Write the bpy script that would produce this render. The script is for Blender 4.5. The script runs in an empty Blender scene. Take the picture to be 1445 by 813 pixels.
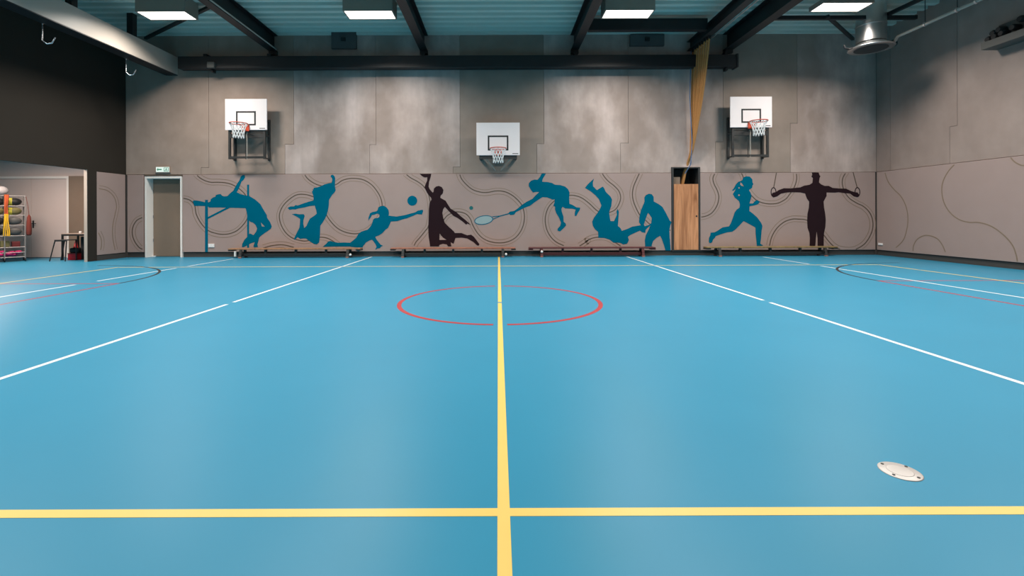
import bpy, bmesh, math, random
from mathutils import Vector, Matrix
from mathutils.geometry import tessellate_polygon
random.seed(7)
SC = bpy.context.scene
COL = SC.collection

# ------------------------------------------------------------------ camera
F = 647.0            # focal length in pixels of the 1445 wide frame
H = 1.195            # eye height
CX, CY = 703.0, 304.0   # principal point (shifted lens)
ROLL = 0.0035
YW = 13.45           # far wall plane
cam = bpy.data.cameras.new('camera'); camo = bpy.data.objects.new('camera', cam); COL.objects.link(camo)
camo.location = (0, 0, H); camo.rotation_euler = (math.pi/2, ROLL, 0)
cam.sensor_width = 36; cam.sensor_fit = 'HORIZONTAL'
cam.lens = F/1445*36
cam.shift_x = (722.5-CX)/1445; cam.shift_y = -(406.5-CY)/1445
cam.clip_start = 0.05; cam.clip_end = 100
SC.camera = camo
# ------------------------------------------------------------------ world, exposure
w = bpy.data.worlds.new('world'); SC.world = w; w.use_nodes = True
w.node_tree.nodes['Background'].inputs[0].default_value = (0.02, 0.02, 0.022, 1)
w.node_tree.nodes['Background'].inputs[1].default_value = 1
vs = SC.view_settings
vs.view_transform = 'Standard'; vs.look = 'None'; vs.gamma = 1; vs.use_curve_mapping = False
vs.exposure = 0.0
LAMP = 176.0         # watts of each hall luminaire (prismatic diffuser, limited spread)
SPREAD = 146.0       # beam spread of the hall luminaires in degrees
STORE_LAMP = 135.0   # watts of the store-room luminaire

# ------------------------------------------------------------------ photo -> plane helpers
def unroll(px, py):
    u, v = px-CX, py-CY
    return u - ROLL*v, v + ROLL*u
def wp(px, py, Y=YW):                # point on a plane parallel to the far wall
    u, v = unroll(px, py)
    return u*Y/F, H - v*Y/F
def sp(px, py, X):                   # point on a side wall plane: (Y, z)
    u, v = unroll(px, py)
    Y = X*F/u
    return Y, H - v*Y/F
def WX(px, Y=YW): return (px-CX)*Y/F

# ------------------------------------------------------------------ materials
def srgb(r, g, b):
    f = lambda c: (c/12.92 if c <= .04045 else ((c+.055)/1.055)**2.4)
    return (f(r/255), f(g/255), f(b/255), 1)
class NT:
    def __init__(s, name):
        s.m = bpy.data.materials.new(name); s.m.use_nodes = True
        s.t = s.m.node_tree; s.p = s.t.nodes['Principled BSDF']
    def n(s, typ, **kw):
        nd = s.t.nodes.new(typ)
        for k, v in kw.items(): setattr(nd, k, v)
        return nd
    def l(s, a, b): s.t.links.new(a, b)
def mat(name, col, rough=.6, metal=0, spec=.5, var=.06, scale=6, bump=0, stretch=(1,1,1)):
    T = NT(name); p = T.p
    p.inputs['Roughness'].default_value = rough; p.inputs['Metallic'].default_value = metal
    p.inputs['Specular IOR Level'].default_value = spec
    tc = T.n('ShaderNodeTexCoord'); mp = T.n('ShaderNodeMapping'); mp.inputs['Scale'].default_value = stretch
    T.l(tc.outputs['Object'], mp.inputs[0])
    nz = T.n('ShaderNodeTexNoise'); nz.inputs['Scale'].default_value = scale; nz.inputs['Detail'].default_value = 5
    T.l(mp.outputs[0], nz.inputs['Vector'])
    mx = T.n('ShaderNodeMix', data_type='RGBA')
    mx.inputs[6].default_value = tuple(c*(1-var) for c in col[:3])+(1,)
    mx.inputs[7].default_value = tuple(min(1, c*(1+var)) for c in col[:3])+(1,)
    T.l(nz.outputs['Fac'], mx.inputs[0]); T.l(mx.outputs[2], p.inputs['Base Color'])
    if bump:
        b = T.n('ShaderNodeBump'); b.inputs['Strength'].default_value = bump; b.inputs['Distance'].default_value = .01
        T.l(nz.outputs['Fac'], b.inputs['Height']); T.l(b.outputs[0], p.inputs['Normal'])
    return T.m
def emit(name, col, strength):
    T = NT(name); p = T.p
    p.inputs['Base Color'].default_value = (.05, .05, .05, 1)
    p.inputs['Emission Color'].default_value = col; p.inputs['Emission Strength'].default_value = strength
    return T.m
def concrete(name, base, bloom, amount, tone):
    # cast concrete: cloudy ground, pale lime bloom in vertical smears, a tone of its own per panel
    T = NT(name); p = T.p
    p.inputs['Roughness'].default_value = .55; p.inputs['Specular IOR Level'].default_value = .35
    tc = T.n('ShaderNodeTexCoord'); oi = T.n('ShaderNodeObjectInfo')
    m1 = T.n('ShaderNodeMapping'); m1.inputs['Scale'].default_value = (.75, .75, .42); T.l(tc.outputs['Object'], m1.inputs[0])
    n1 = T.n('ShaderNodeTexNoise'); n1.inputs['Scale'].default_value = 1.15; n1.inputs['Detail'].default_value = 5; n1.inputs['Roughness'].default_value = .55
    n1.inputs['Distortion'].default_value = .15; T.l(m1.outputs[0], n1.inputs['Vector'])
    r1 = T.n('ShaderNodeValToRGB'); r1.color_ramp.elements[0].position = .40; r1.color_ramp.elements[1].position = .72
    T.l(n1.outputs['Fac'], r1.inputs[0])
    m2 = T.n('ShaderNodeMapping'); m2.inputs['Scale'].default_value = (3.0, 3.0, .35); T.l(tc.outputs['Object'], m2.inputs[0])
    n2 = T.n('ShaderNodeTexNoise'); n2.inputs['Scale'].default_value = 1.4; n2.inputs['Detail'].default_value = 3; T.l(m2.outputs[0], n2.inputs['Vector'])
    ml = T.n('ShaderNodeMath', operation='MULTIPLY'); T.l(r1.outputs[0], ml.inputs[0])
    ma = T.n('ShaderNodeMath', operation='ADD'); ma.inputs[1].default_value = .25; T.l(n2.outputs['Fac'], ma.inputs[0]); T.l(ma.outputs[0], ml.inputs[1])
    mb = T.n('ShaderNodeMath', operation='MULTIPLY'); mb.inputs[1].default_value = amount; mb.use_clamp = True; T.l(ml.outputs[0], mb.inputs[0])
    mx = T.n('ShaderNodeMix', data_type='RGBA'); mx.inputs[6].default_value = base; mx.inputs[7].default_value = bloom
    T.l(mb.outputs[0], mx.inputs[0])
    n3 = T.n('ShaderNodeTexNoise'); n3.inputs['Scale'].default_value = 2.2; n3.inputs['Detail'].default_value = 6; T.l(tc.outputs['Object'], n3.inputs['Vector'])
    mr = T.n('ShaderNodeMapRange'); mr.inputs[3].default_value = .78; mr.inputs[4].default_value = 1.18; T.l(n3.outputs['Fac'], mr.inputs[0])
    m3 = T.n('ShaderNodeMapRange'); m3.inputs[3].default_value = 1-tone; m3.inputs[4].default_value = 1+tone; T.l(oi.outputs['Random'], m3.inputs[0])
    mm = T.n('ShaderNodeMath', operation='MULTIPLY'); T.l(mr.outputs[0], mm.inputs[0]); T.l(m3.outputs[0], mm.inputs[1])
    vm = T.n('ShaderNodeVectorMath', operation='SCALE'); T.l(mx.outputs[2], vm.inputs[0]); T.l(mm.outputs[0], vm.inputs['Scale'])
    T.l(vm.outputs[0], p.inputs['Base Color'])
    n4 = T.n('ShaderNodeTexNoise'); n4.inputs['Scale'].default_value = 40; n4.inputs['Detail'].default_value = 4; T.l(tc.outputs['Object'], n4.inputs['Vector'])
    b = T.n('ShaderNodeBump'); b.inputs['Strength'].default_value = .12; b.inputs['Distance'].default_value = .01
    T.l(n4.outputs['Fac'], b.inputs['Height']); T.l(b.outputs[0], p.inputs['Normal'])
    return T.m
def wood(name, c1, c2, scale=2.0, rough=.45):
    T = NT(name); p = T.p; p.inputs['Roughness'].default_value = rough
    tc = T.n('ShaderNodeTexCoord'); mp = T.n('ShaderNodeMapping'); mp.inputs['Scale'].default_value = (5, 5, .45)
    T.l(tc.outputs['Object'], mp.inputs[0])
    nz = T.n('ShaderNodeTexNoise'); nz.inputs['Scale'].default_value = scale; nz.inputs['Detail'].default_value = 6; nz.inputs['Distortion'].default_value = .8
    T.l(mp.outputs[0], nz.inputs['Vector'])
    rp = T.n('ShaderNodeValToRGB'); rp.color_ramp.elements[0].color = c1; rp.color_ramp.elements[1].color = c2
    rp.color_ramp.elements[0].position = .3; rp.color_ramp.elements[1].position = .65
    T.l(nz.outputs['Fac'], rp.inputs[0]); T.l(rp.outputs[0], p.inputs['Base Color'])
    return T.m

M = {}
M['floor'] = mat('floor_vinyl', (.028, .222, .362, 1), rough=.38, spec=.22, var=.05, scale=1.1)
M['yellow'] = mat('line_yellow', (.74, .52, .135, 1), .4, var=.03)
M['white_line'] = mat('line_white', (.66, .68, .70, 1), .4, var=.03)
M['red_line'] = mat('line_red', (.36, .022, .028, 1), .4, var=.05)
M['black_line'] = mat('line_black', (.012, .012, .015, 1), .4, var=.1)
M['concrete'] = concrete('concrete_stained', (.335, .258, .225, 1), (.64, .52, .485, 1), 1.15, .05)
M['concrete_warm'] = concrete('concrete_warm', (.33, .245, .20, 1), (.44, .34, .29, 1), .8, .03)
M['concrete_plain'] = concrete('concrete_plain', (.285, .222, .185, 1), (.36, .29, .25, 1), .5, .05)
M['concrete_side'] = concrete('concrete_side', (.30, .228, .20, 1), (.40, .315, .28, 1), .6, .05)
M['joint'] = mat('joint_dark', (.05, .042, .038, 1), .8)
M['pad'] = mat('padded_cladding', (.36, .265, .240, 1), .65, var=.05, scale=2.5, spec=.2)
M['groove'] = mat('print_brown', (.085, .058, .036, 1), .6)
M['groove_pale'] = mat('print_tan', (.23, .16, .11, 1), .6)
M['teal'] = mat('print_teal', (.0, .115, .19, 1), .9, var=.03, spec=0)
M['dark_print'] = mat('print_dark', (.024, .013, .016, 1), .9, var=.03, spec=0)
M['racket_fill'] = mat('print_pale_blue', (.27, .37, .38, 1), .6)
M['green_ball'] = mat('print_green', (.0, .115, .12, 1), .6)
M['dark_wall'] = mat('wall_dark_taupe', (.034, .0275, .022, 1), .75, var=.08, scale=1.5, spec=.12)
M['taupe'] = mat('taupe_paint', (.24, .175, .13, 1), .6, var=.05, spec=.25)
M['skirting'] = mat('skirting_grey', (.055, .048, .043, 1), .6)
M['near_wall'] = mat('near_wall_grey', (.36, .33, .30, 1), .7)
M['deck'] = mat('steel_deck_paint', (.62, .67, .60, 1), .5, var=.05, scale=1.2, spec=.4)
M['steel_black'] = mat('steel_black', (.014, .013, .014, 1), .5, var=.15)
M['steel_grey'] = mat('steel_grey_paint', (.44, .385, .335, 1), .42, var=.05, scale=2)
M['galv'] = mat('galvanised', (.66, .64, .63, 1), .36, metal=1, var=.08, scale=5)
M['chrome'] = mat('chrome', (.6, .6, .62, 1), .25, metal=1)
M['frame_dark'] = mat('frame_charcoal', (.035, .034, .033, 1), .5)
M['wall_box'] = mat('wall_box_grey', (.085, .085, .085, 1), .6)
M['rack_steel'] = mat('rack_steel', (.40, .37, .355, 1), .42, metal=.45)
M['housing'] = mat('luminaire_housing', (.33, .25, .20, 1), .5)
M['lamp'] = emit('lamp_diffuser', (1, .95, .88, 1), 4.0)
M['store_lamp'] = emit('store_lamp_diffuser', (1, .88, .80, 1), 4.0)
M['white_paint'] = mat('white_paint', (.88, .82, .77, 1), .45, var=.02)
M['store_door'] = mat('store_door_paint', (.66, .55, .51, 1), .6, var=.03, scale=1.5)
M['board'] = mat('board_white', (.91, .83, .83, 1), .4, var=.02)
M['rim'] = mat('rim_orange', (.58, .07, .03, 1), .45)
M['net'] = mat('net_white', (.85, .85, .85, 1), .8)
M['black'] = mat('matt_black', (.012, .012, .013, 1), .6)
M['oak'] = wood('oak_veneer', srgb(150, 94, 58), srgb(212, 148, 104))
M['bench_wood'] = wood('bench_wood', srgb(128, 92, 66), srgb(168, 122, 88))
M['bench_red_wood'] = wood('bench_reddish_wood', srgb(130, 78, 62), srgb(165, 105, 82))
M['bench_olive_wood'] = wood('bench_olive_wood', srgb(110, 90, 58), srgb(150, 124, 80))
M['bench_red'] = mat('bench_dark_red', (.095, .018, .018, 1), .45)
M['rope'] = mat('rope_hemp', (.50, .225, .07, 1), .9, var=.2, scale=40, bump=.4)
M['blue_rope'] = mat('cord_blue', (.12, .20, .36, 1), .8)
M['exit_white'] = emit('exit_sign_white', (.85, 1, .92, 1), .9)
M['exit_green'] = emit('exit_sign_green', (.05, .45, .25, 1), .5)
M['orange_cloth'] = mat('cloth_orange', (.42, .075, .02, 1), .9, var=.15, scale=20)
M['yellow_cloth'] = mat('cloth_yellow', (.72, .42, .02, 1), .9, var=.15, scale=20)
M['red_cloth'] = mat('cloth_dark_red', (.17, .03, .02, 1), .9)
M['pink_cloth'] = mat('cloth_pink', (.60, .03, .16, 1), .9, var=.2, scale=12)
M['ball_yellow'] = mat('ball_yellow', (.50, .45, .04, 1), .6)
M['ball_grey'] = mat('ball_grey', (.10, .10, .095, 1), .6)
M['ball_light'] = mat('ball_light_grey', (.36, .34, .34, 1), .6)
M['ball_olive'] = mat('ball_olive', (.16, .14, .05, 1), .6)
M['red_plastic'] = mat('red_plastic', (.42, .012, .02, 1), .4)
M['dark_red'] = mat('dark_red_box', (.13, .012, .012, 1), .6)
M['rubber'] = mat('rubber_pinkish', (.30, .13, .10, 1), .7)
M['socket'] = mat('socket_white', (.78, .76, .74, 1), .4)
M['steel_plate'] = mat('floor_plate_steel', (.52, .48, .46, 1), .42, metal=.35, var=.12, scale=14)
M['table_top'] = mat('table_top', (.40, .30, .25, 1), .5)
M['device'] = mat('device_beige', (.10, .092, .082, 1), .6)

# ------------------------------------------------------------------ mesh builder
ORG = {}
class MB:
    def __init__(s): s.bm = bmesh.new()
    def face(s, pts):
        vs_ = [s.bm.verts.new(p) for p in pts]
        return s.bm.faces.new(vs_)
    def box(s, x0, y0, z0, x1, y1, z1, bevel=0):
        x0, x1 = min(x0, x1), max(x0, x1); y0, y1 = min(y0, y1), max(y0, y1); z0, z1 = min(z0, z1), max(z0, z1)
        r = bmesh.ops.create_cube(s.bm, size=1)
        vs_ = r['verts']
        for v in vs_:
            v.co = Vector(((x0+x1)/2+v.co.x*(x1-x0), (y0+y1)/2+v.co.y*(y1-y0), (z0+z1)/2+v.co.z*(z1-z0)))
        if bevel:
            es = list({e for v in vs_ for e in v.link_edges})
            bmesh.ops.bevel(s.bm, geom=es, offset=bevel, segments=2, affect='EDGES', profile=.5)
        return s
    def tube(s, pts, r, n=8, closed=False, cap=True):
        pts = [Vector(p) for p in pts]; m = len(pts); rings = []
        prev = None
        for i, p in enumerate(pts):
            if closed: d = pts[(i+1) % m]-pts[i-1]
            else: d = pts[min(i+1, m-1)]-pts[max(i-1, 0)]
            d.normalize()
            if prev is None:
                a = Vector((0, 0, 1)) if abs(d.z) < .9 else Vector((1, 0, 0))
                u = d.cross(a).normalized()
            else:
                u = (prev-d*prev.dot(d)).normalized()
            prev = u; v = d.cross(u)
            rr = r[i] if isinstance(r, (list, tuple)) else r
            rings.append([s.bm.verts.new(p+(u*math.cos(2*math.pi*k/n)+v*math.sin(2*math.pi*k/n))*rr) for k in range(n)])
        rng = range(m) if closed else range(m-1)
        for i in rng:
            a, b = rings[i], rings[(i+1) % m]
            for k in range(n):
                f = s.bm.faces.new((a[k], a[(k+1) % n], b[(k+1) % n], b[k])); f.smooth = True
        if cap and not closed:
            for rg in (rings[0][::-1], rings[-1]):
                for e in s.bm.faces.new(rg).edges: e.smooth = False
        return s
    def bar(s, p0, p1, w, h=None):       # rectangular bar
        h = h or w; p0, p1 = Vector(p0), Vector(p1); d = (p1-p0).normalized()
        a = Vector((0, 0, 1)) if abs(d.z) < .9 else Vector((0, 1, 0))
        u = d.cross(a).normalized(); v = u.cross(d).normalized()
        q = [[p+u*sx*w/2+v*sy*h/2 for sx, sy in ((-1, -1), (1, -1), (1, 1), (-1, 1))] for p in (p0, p1)]
        A = [s.bm.verts.new(x) for x in q[0]]; B = [s.bm.verts.new(x) for x in q[1]]
        s.bm.faces.new(A[::-1]); s.bm.faces.new(B)
        for k in range(4): s.bm.faces.new((A[k], A[(k+1) % 4], B[(k+1) % 4], B[k]))
        return s
    def lathe(s, prof, c, n=32, axis='z'):
        c = Vector(c); rings = []
        for r, h in prof:
            ring = []
            for k in range(n):
                a = 2*math.pi*k/n
                o = (r*math.cos(a), r*math.sin(a), h) if axis == 'z' else ((r*math.cos(a), h, r*math.sin(a)) if axis == 'y' else (h, r*math.cos(a), r*math.sin(a)))
                ring.append(s.bm.verts.new(c+Vector(o)))
            rings.append(ring)
        for a, b in zip(rings, rings[1:]):
            for k in range(n):
                f = s.bm.faces.new((a[k], a[(k+1) % n], b[(k+1) % n], b[k])); f.smooth = True
        for (r, h), rg in ((prof[0], rings[0][::-1]), (prof[-1], rings[-1])):
            if r > 1e-4:
                for e in s.bm.faces.new(rg).edges: e.smooth = False
        return s
    def ell(s, c, r, rot=0, seg=16):
        res = bmesh.ops.create_uvsphere(s.bm, u_segments=seg, v_segments=seg//2+2, radius=1)
        R = Matrix.Rotation(rot, 3, 'Y')
        for v in res['verts']:
            v.co = Vector(c)+R @ Vector((v.co.x*r[0], v.co.y*r[1], v.co.z*r[2]))
            for f in v.link_faces: f.smooth = True
        return s
    def prism(s, loops, to3, depth):
        # loops: outer 2D loop then holes; to3(x, y, d) maps to the room, d is depth behind the face
        vv = [[Vector((p[0], p[1], 0)) for p in lp] for lp in loops]
        flat = [p for lp in vv for p in lp]
        tris = tessellate_polygon(vv)
        top = [s.bm.verts.new(to3(p.x, p.y, 0)) for p in flat]
        bot = [s.bm.verts.new(to3(p.x, p.y, depth)) for p in flat]
        for t in tris:
            try: s.bm.faces.new([top[i] for i in t]); s.bm.faces.new([bot[i] for i in reversed(t)])
            except ValueError: pass
        k = 0
        for lp in vv:
            n = len(lp)
            for i in range(n):
                a, b = k+i, k+(i+1) % n
                try: s.bm.faces.new((top[a], top[b], bot[b], bot[a]))
                except ValueError: pass
            k += n
        return s
    def ribbon(s, pts, w, to3, depth=.0012, z0=0):
        # a flat band of width w along a 2D polyline
        P = [Vector((p[0], p[1])) for p in pts]; L, R = [], []
        for i, p in enumerate(P):
            d = (P[min(i+1, len(P)-1)]-P[max(i-1, 0)]).normalized(); n = Vector((-d.y, d.x))
            L.append(p+n*w/2); R.append(p-n*w/2)
        l = [s.bm.verts.new(to3(p.x, p.y, z0)) for p in L]; r = [s.bm.verts.new(to3(p.x, p.y, z0)) for p in R]
        l2 = [s.bm.verts.new(to3(p.x, p.y, z0+depth)) for p in L]; r2 = [s.bm.verts.new(to3(p.x, p.y, z0+depth)) for p in R]
        for i in range(len(P)-1):
            s.bm.faces.new((l[i], l[i+1], r[i+1], r[i])); s.bm.faces.new((l2[i], l2[i+1], l[i+1], l[i])); s.bm.faces.new((r[i], r[i+1], r2[i+1], r2[i]))
        return s
    def place(s, Mx):
        s.bm.transform(Mx); return s
    def build(s, name, m, parent=None, kind=None, label=None, cat=None, group=None, org=None, normals=True):
        me = bpy.data.meshes.new(name)
        root = parent
        o = bpy.data.objects.new(name, me)
        if parent is not None: off = ORG[parent.name]
        elif org is not None: off = Vector(org)
        else: off = Vector((0, 0, 0))
        for v in s.bm.verts: v.co -= off
        if normals: bmesh.ops.recalc_face_normals(s.bm, faces=s.bm.faces)
        s.bm.to_mesh(me); s.bm.free()
        me.materials.append(M[m] if isinstance(m, str) else m)
        COL.objects.link(o); ORG[o.name] = off
        if parent is not None: o.parent = parent
        else: o.location = off
        if kind: o['kind'] = kind
        if label: o['label'] = label
        if cat: o['category'] = cat
        if group: o['group'] = group
        return o
def thing(name, label, cat, loc, group=None):
    o = bpy.data.objects.new(name, None); COL.objects.link(o); o.empty_display_size = .1
    o.location = loc; ORG[o.name] = Vector(loc); o['label'] = label; o['category'] = cat
    if group: o['group'] = group
    return o
def smooth(pts, k=8):
    # Catmull-Rom through the points
    P = [Vector((p[0], p[1])) for p in pts]; out = []
    for i in range(len(P)-1):
        p0 = P[i-1] if i else P[0]*2-P[1]; p1, p2 = P[i], P[i+1]; p3 = P[i+2] if i+2 < len(P) else P[-1]*2-P[-2]
        for j in range(k):
            t = j/k
            out.append(.5*((2*p1)+(p2-p0)*t+(2*p0-5*p1+4*p2-p3)*t*t+(3*p1-p0-3*p2+p3)*t**3))
    out.append(P[-1]); return out

# ------------------------------------------------------------------ main dimensions
XL, XR = WX(178), WX(1237)          # side walls
YN = -1.4                           # near wall behind the camera
ZD = 6.49                           # underside of the steel deck
ZP = 2.42                           # top of the padded cladding
ZB = .15                            # bottom of the cladding / top of the recessed skirting
XS = -16.6                          # end of the store room
YS = 12.19                          # end of the store opening in the left wall
ST = .08                            # thickness of the left wall

# ------------------------------------------------------------------ floor and its lines
mb = MB(); mb.box(XS-.3, YN-.3, -.2, XR+.4, YW+.3, 0)
floor = mb.build('floor', 'floor', kind='structure')
def line_quad(x0, y0, x1, y1, m, label, z=.0010):
    MB().box(min(x0, x1), min(y0, y1), 0, max(x0, x1), max(y0, y1), z).build('court_line', m, floor, label=label)
LW = .05
CXL = .018                          # the centre line runs a hand to the right of the lens
YA, YB = 1.845, 10.82               # front and back line of the yellow court
XC = 8.98
g = LW/2
line_quad(CXL-g, YN, CXL+g, 6.25, 'yellow', 'yellow centre line, near half', .0014)
line_quad(CXL-g, 6.32, CXL+g, YW-.06, 'yellow', 'yellow centre line, far half', .0014)
line_quad(-XC, YA-g, CXL-g, YA+g, 'yellow', 'yellow front line, left half')
line_quad(CXL+g, YA-g, XC, YA+g, 'yellow', 'yellow front line, right half')
line_quad(-XC, YB-g, CXL-g, YB+g, 'yellow', 'yellow back line, left half')
line_quad(CXL+g, YB-g, XC, YB+g, 'yellow', 'yellow back line, right half')
line_quad(-XC-g, YA-g, -XC+g, YB+g, 'yellow', 'yellow left side line')
line_quad(XC-g, YA-g, XC+g, YB+g, 'yellow', 'yellow right side line')
for sx, nm in ((-1, 'left'), (1, 'right')):
    for x, a, b, t in ((3.685, YN, 6.22, 'near half of the inner white line'), (3.685, 6.38, YW-.1, 'far half of the inner white line'),
                       (7.45, YN, 8.07, 'near part of the outer white line'), (7.45, 8.52, 10.6, 'middle part of the outer white line'),
                       (7.45, 11.0, YW-.55, 'far part of the outer white line')):
        if sx > 0 and a == YN and x > 7: line_quad(x-g, a, x+g, 10.6, 'white_line', t+' on the right'); continue
        if sx > 0 and a == 8.52: continue
        line_quad(sx*x-g, a, sx*x+g, b, 'white_line', t+' on the '+nm)
    # goal area: two quarter circles joined by a straight
    line_quad(sx*6.80-g, 4.55, sx*6.80+g, 8.22, 'red_line', 'red straight of the goal area on the '+nm, .0012)
    line_quad(sx*6.80, 8.20-g, sx*10.6, 8.20+g, 'red_line', 'red cross line of the goal area on the '+nm, .0006)
    for cy, a0, a1 in ((8.22, 0, 90), (4.55, -90, 0)):
        pts = [(sx*(9.80-sx*0)-0*sx + 0, 0)]
        pts = [(sx*(-3.0*math.cos(math.radians(a))+9.80), cy+3.0*math.sin(math.radians(a))) for a in [a0+(a1-a0)*i/24 for i in range(25)]]
        MB().ribbon(pts, LW, lambda x, y, d: (x, y, .0016-d), .0016).build('court_line', 'black_line', floor, label='black quarter circle of the goal area on the '+nm)
RC, YC = 1.37, 6.38
for a0, a1, t in ((93.2, 266.8, 'left'), (-86.8, 86.8, 'right')):
    pts = [(CXL+RC*math.cos(math.radians(a)), YC+RC*math.sin(math.radians(a))) for a in [a0+(a1-a0)*i/60 for i in range(61)]]
    MB().ribbon(pts, LW+.008, lambda x, y, d: (x, y, .0012-d), .0012).build('court_line', 'red_line', floor, label='red centre circle, %s half' % t)

# ------------------------------------------------------------------ far wall
DX0, DX1 = WX(205.5), WX(257.5)     # door opening
DZ = wp(230, 249)[1]
NX0, NX1 = WX(947.5), WX(987.5)     # rope niche
NZ0 = ZB - .0; NZ1 = wp(967, 236)[1]
XP = WX(203)
BK = YW+.06                         # backing plane
mb = MB()
T = .35
def wall_piece(x0, x1, z0, z1): mb.box(x0, BK, z0, x1, BK+T, z1)
wall_piece(XS-.3, DX0, 0, ZD+.3); wall_piece(DX0, DX1, DZ, ZD+.3)
wall_piece(DX1, NX0, 0, ZD+.3); wall_piece(NX0, NX1, NZ1, ZD+.3); wall_piece(NX0, NX1, 0, .13); wall_piece(NX1, XR+.4, 0, ZD+.3)
far = mb.build('wall_far', 'joint', kind='structure')
seams = [(178, 178, 0), (295, 284, 236.5), (415, 402.5, 203.7), (531, 522, 204), (649.5, 639.5, 235.5), (768, 758, 203),
         (887, 876, 202), (1021, 1010, 200), (1125.6, 1115.6, 174), (1237, 1237, 0)]
G = .004
to_far = lambda x, z, d: (x, YW+d, z)
for i in range(len(seams)-1):
    a, b = seams[i], seams[i+1]
    xa0, xa1 = WX(a[0])+G, WX(a[1])+G; xb0, xb1 = WX(b[0])-G, WX(b[1])-G
    za = wp(a[0], a[2])[1] if a[2] else None; zb = wp(b[0], b[2])[1] if b[2] else None
    bot = ZP+.012; top = ZD+.22
    loop = []
    if i == 0: loop += [(xa0, top), (xa0, bot)]
    else: loop += [(xa0, top), (xa0, za-G), (xa1, za-G), (xa1, bot)]
    # the niche and the door sign zone keep clear of the panel bottom
    if i == 6:
        loop += [(NX0-G, bot), (NX0-G, NZ1+G), (NX1+G, NZ1+G), (NX1+G, bot)]
    if zb is None: loop += [(xb0, bot), (xb0, top)]
    else: loop += [(xb1, bot), (xb1, zb+G), (xb0, zb+G), (xb0, top)]
    MB().prism([loop], to_far, .055).build('concrete_panel', 'concrete_plain' if i in (4, 7) else 'concrete_warm' if i in (0, 1) else 'concrete', far)
# padded lower cladding
YF = YW-.02
for x0, x1 in ((XL+.05, XP), (WX(258.5), NX0-.005), (NX1+.005, XR-.05)):
    MB().box(x0, YF, ZB, x1, BK, ZP, bevel=.008).build('padded_panel', 'pad', far)
MB().box(XP+.01, YW-.005, DZ+.03, WX(258)-.0, BK, ZP).build('head_panel', 'taupe', far, label='taupe strip above the door')
MB().box(XL, YW-.015, 0, XL+.05, BK, ZP).build('corner_strip', 'joint', far)
MB().box(XR-.05, YW-.015, 0, XR, BK, ZP).build('corner_strip', 'joint', far)
mb = MB()
for x0, x1 in ((XL+.05, DX0-.03), (DX1+.03, NX0), (NX0, NX1), (NX1, XR-.05)):
    mb.box(x0, YW+.02, 0, x1, BK, ZB-.015)
mb.build('baseboard_far', 'skirting', kind='structure')

# ---- printed curves on the cladding
Q1 = lambda pts: [(250+x/6.02, 235+y/6.02) for x, y in pts]
Q2 = lambda pts: [(390+x/6.02, 235+y/6.02) for x, y in pts]
Q3 = lambda pts: [(540+x/6.02, 235+y/6.02) for x, y in pts]
Q4 = lambda pts: [(660+x/6.02, 235+y/6.02) for x, y in pts]
Q5 = lambda pts: [(800+x/6.02, 235+y/6.02) for x, y in pts]
Q6 = lambda pts: [(930+x/6.02, 235+y/6.02) for x, y in pts]
Q7 = lambda pts: [(1070+x/6.02, 235+y/6.02) for x, y in pts]
curves = [
 Q1([(160,62),(195,95),(240,120),(290,134),(350,134),(410,138),(460,150),(510,175),(550,205),(585,245),(615,310),(618,385),(595,450),(560,500),(510,545),(450,570),(390,576),(330,567),(270,545),(225,505),(190,455),(165,400),(155,340),(135,305),(100,280),(50,270)]),
 Q2([(238,60),(265,100),(310,135),(360,158),(420,168),(505,155),(560,120),(620,103),(690,103),(750,117),(810,155),(860,215),(890,275),(900,335),(890,405),(860,465),(810,515),(760,550),(700,568),(650,570),(590,558),(530,530),(480,485),(435,425),(405,355),(365,290),(310,255),(240,237),(170,243),(100,290),(50,350),(28,420),(45,500),(90,570),(150,612),(230,632),(285,626),(330,608),(375,600),(430,607),(480,632),(530,672)]),
 Q3([(190,58),(240,97),(300,130),(350,170),(388,230),(405,310),(408,400),(390,505),(360,550),(320,600),(285,640),(268,672)]),
 Q3([(470,590),(490,510),(525,445),(560,410),(610,388),(660,387),(710,405),(745,445),(765,495)]) +
 Q4([(80,560),(130,610),(200,640),(280,648),(350,635),(410,600),(455,540),(478,470),(480,400),(460,330),(420,280),(370,240),(310,213),(240,208),(170,220),(110,218),(40,195),(-20,145),(-55,100),(-70,57)]),
 Q5([(295,52),(315,85),(350,125),(400,165),(440,210),(455,265),(440,320),(410,365),(365,388),(310,395),(255,375),(190,315),(130,270),(80,250),(25,245)]) +
 Q4([(805,258),(740,290),(690,340),(665,400),(658,460),(670,530),(700,590),(750,640),(815,672)]),
 Q4([(950,675),(1020,630)]) + Q5([(160,635),(210,610),(270,600),(340,608),(400,640),(455,675)]),
 Q5([(617,52),(590,110),(565,170),(555,230),(562,290),(585,350),(620,415),(670,460),(705,490),(790,525),(893,545)]),
 Q6([(348,431),(400,420),(450,390),(490,330),(505,260),(490,200),(465,150),(455,100),(477,48)]),
 Q6([(688,46),(708,80),(730,150),(755,210),(785,250),(830,290),(890,312),(950,318),(1010,310),(1070,278)]) + Q7([(260,240),(300,180),(322,110),(318,45)]),
 Q7([(92,672),(110,600),(150,530),(210,475),(280,448),(340,447),(405,455),(480,500),(555,585),(590,630),(640,680),(700,705),(780,712),(840,695),(900,655),(945,590),(968,520),(965,450),(940,390),(890,340),(830,310),(770,270),(730,215),(710,150),(715,95),(745,45)]),
 [(372,350),(385,346.5),(400,345.5),(415,349)],
 [(202.8,306.5),(194,311),(188.5,320),(187.5,330),(190.5,340),(197,349),(202.8,352)],
]
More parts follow.
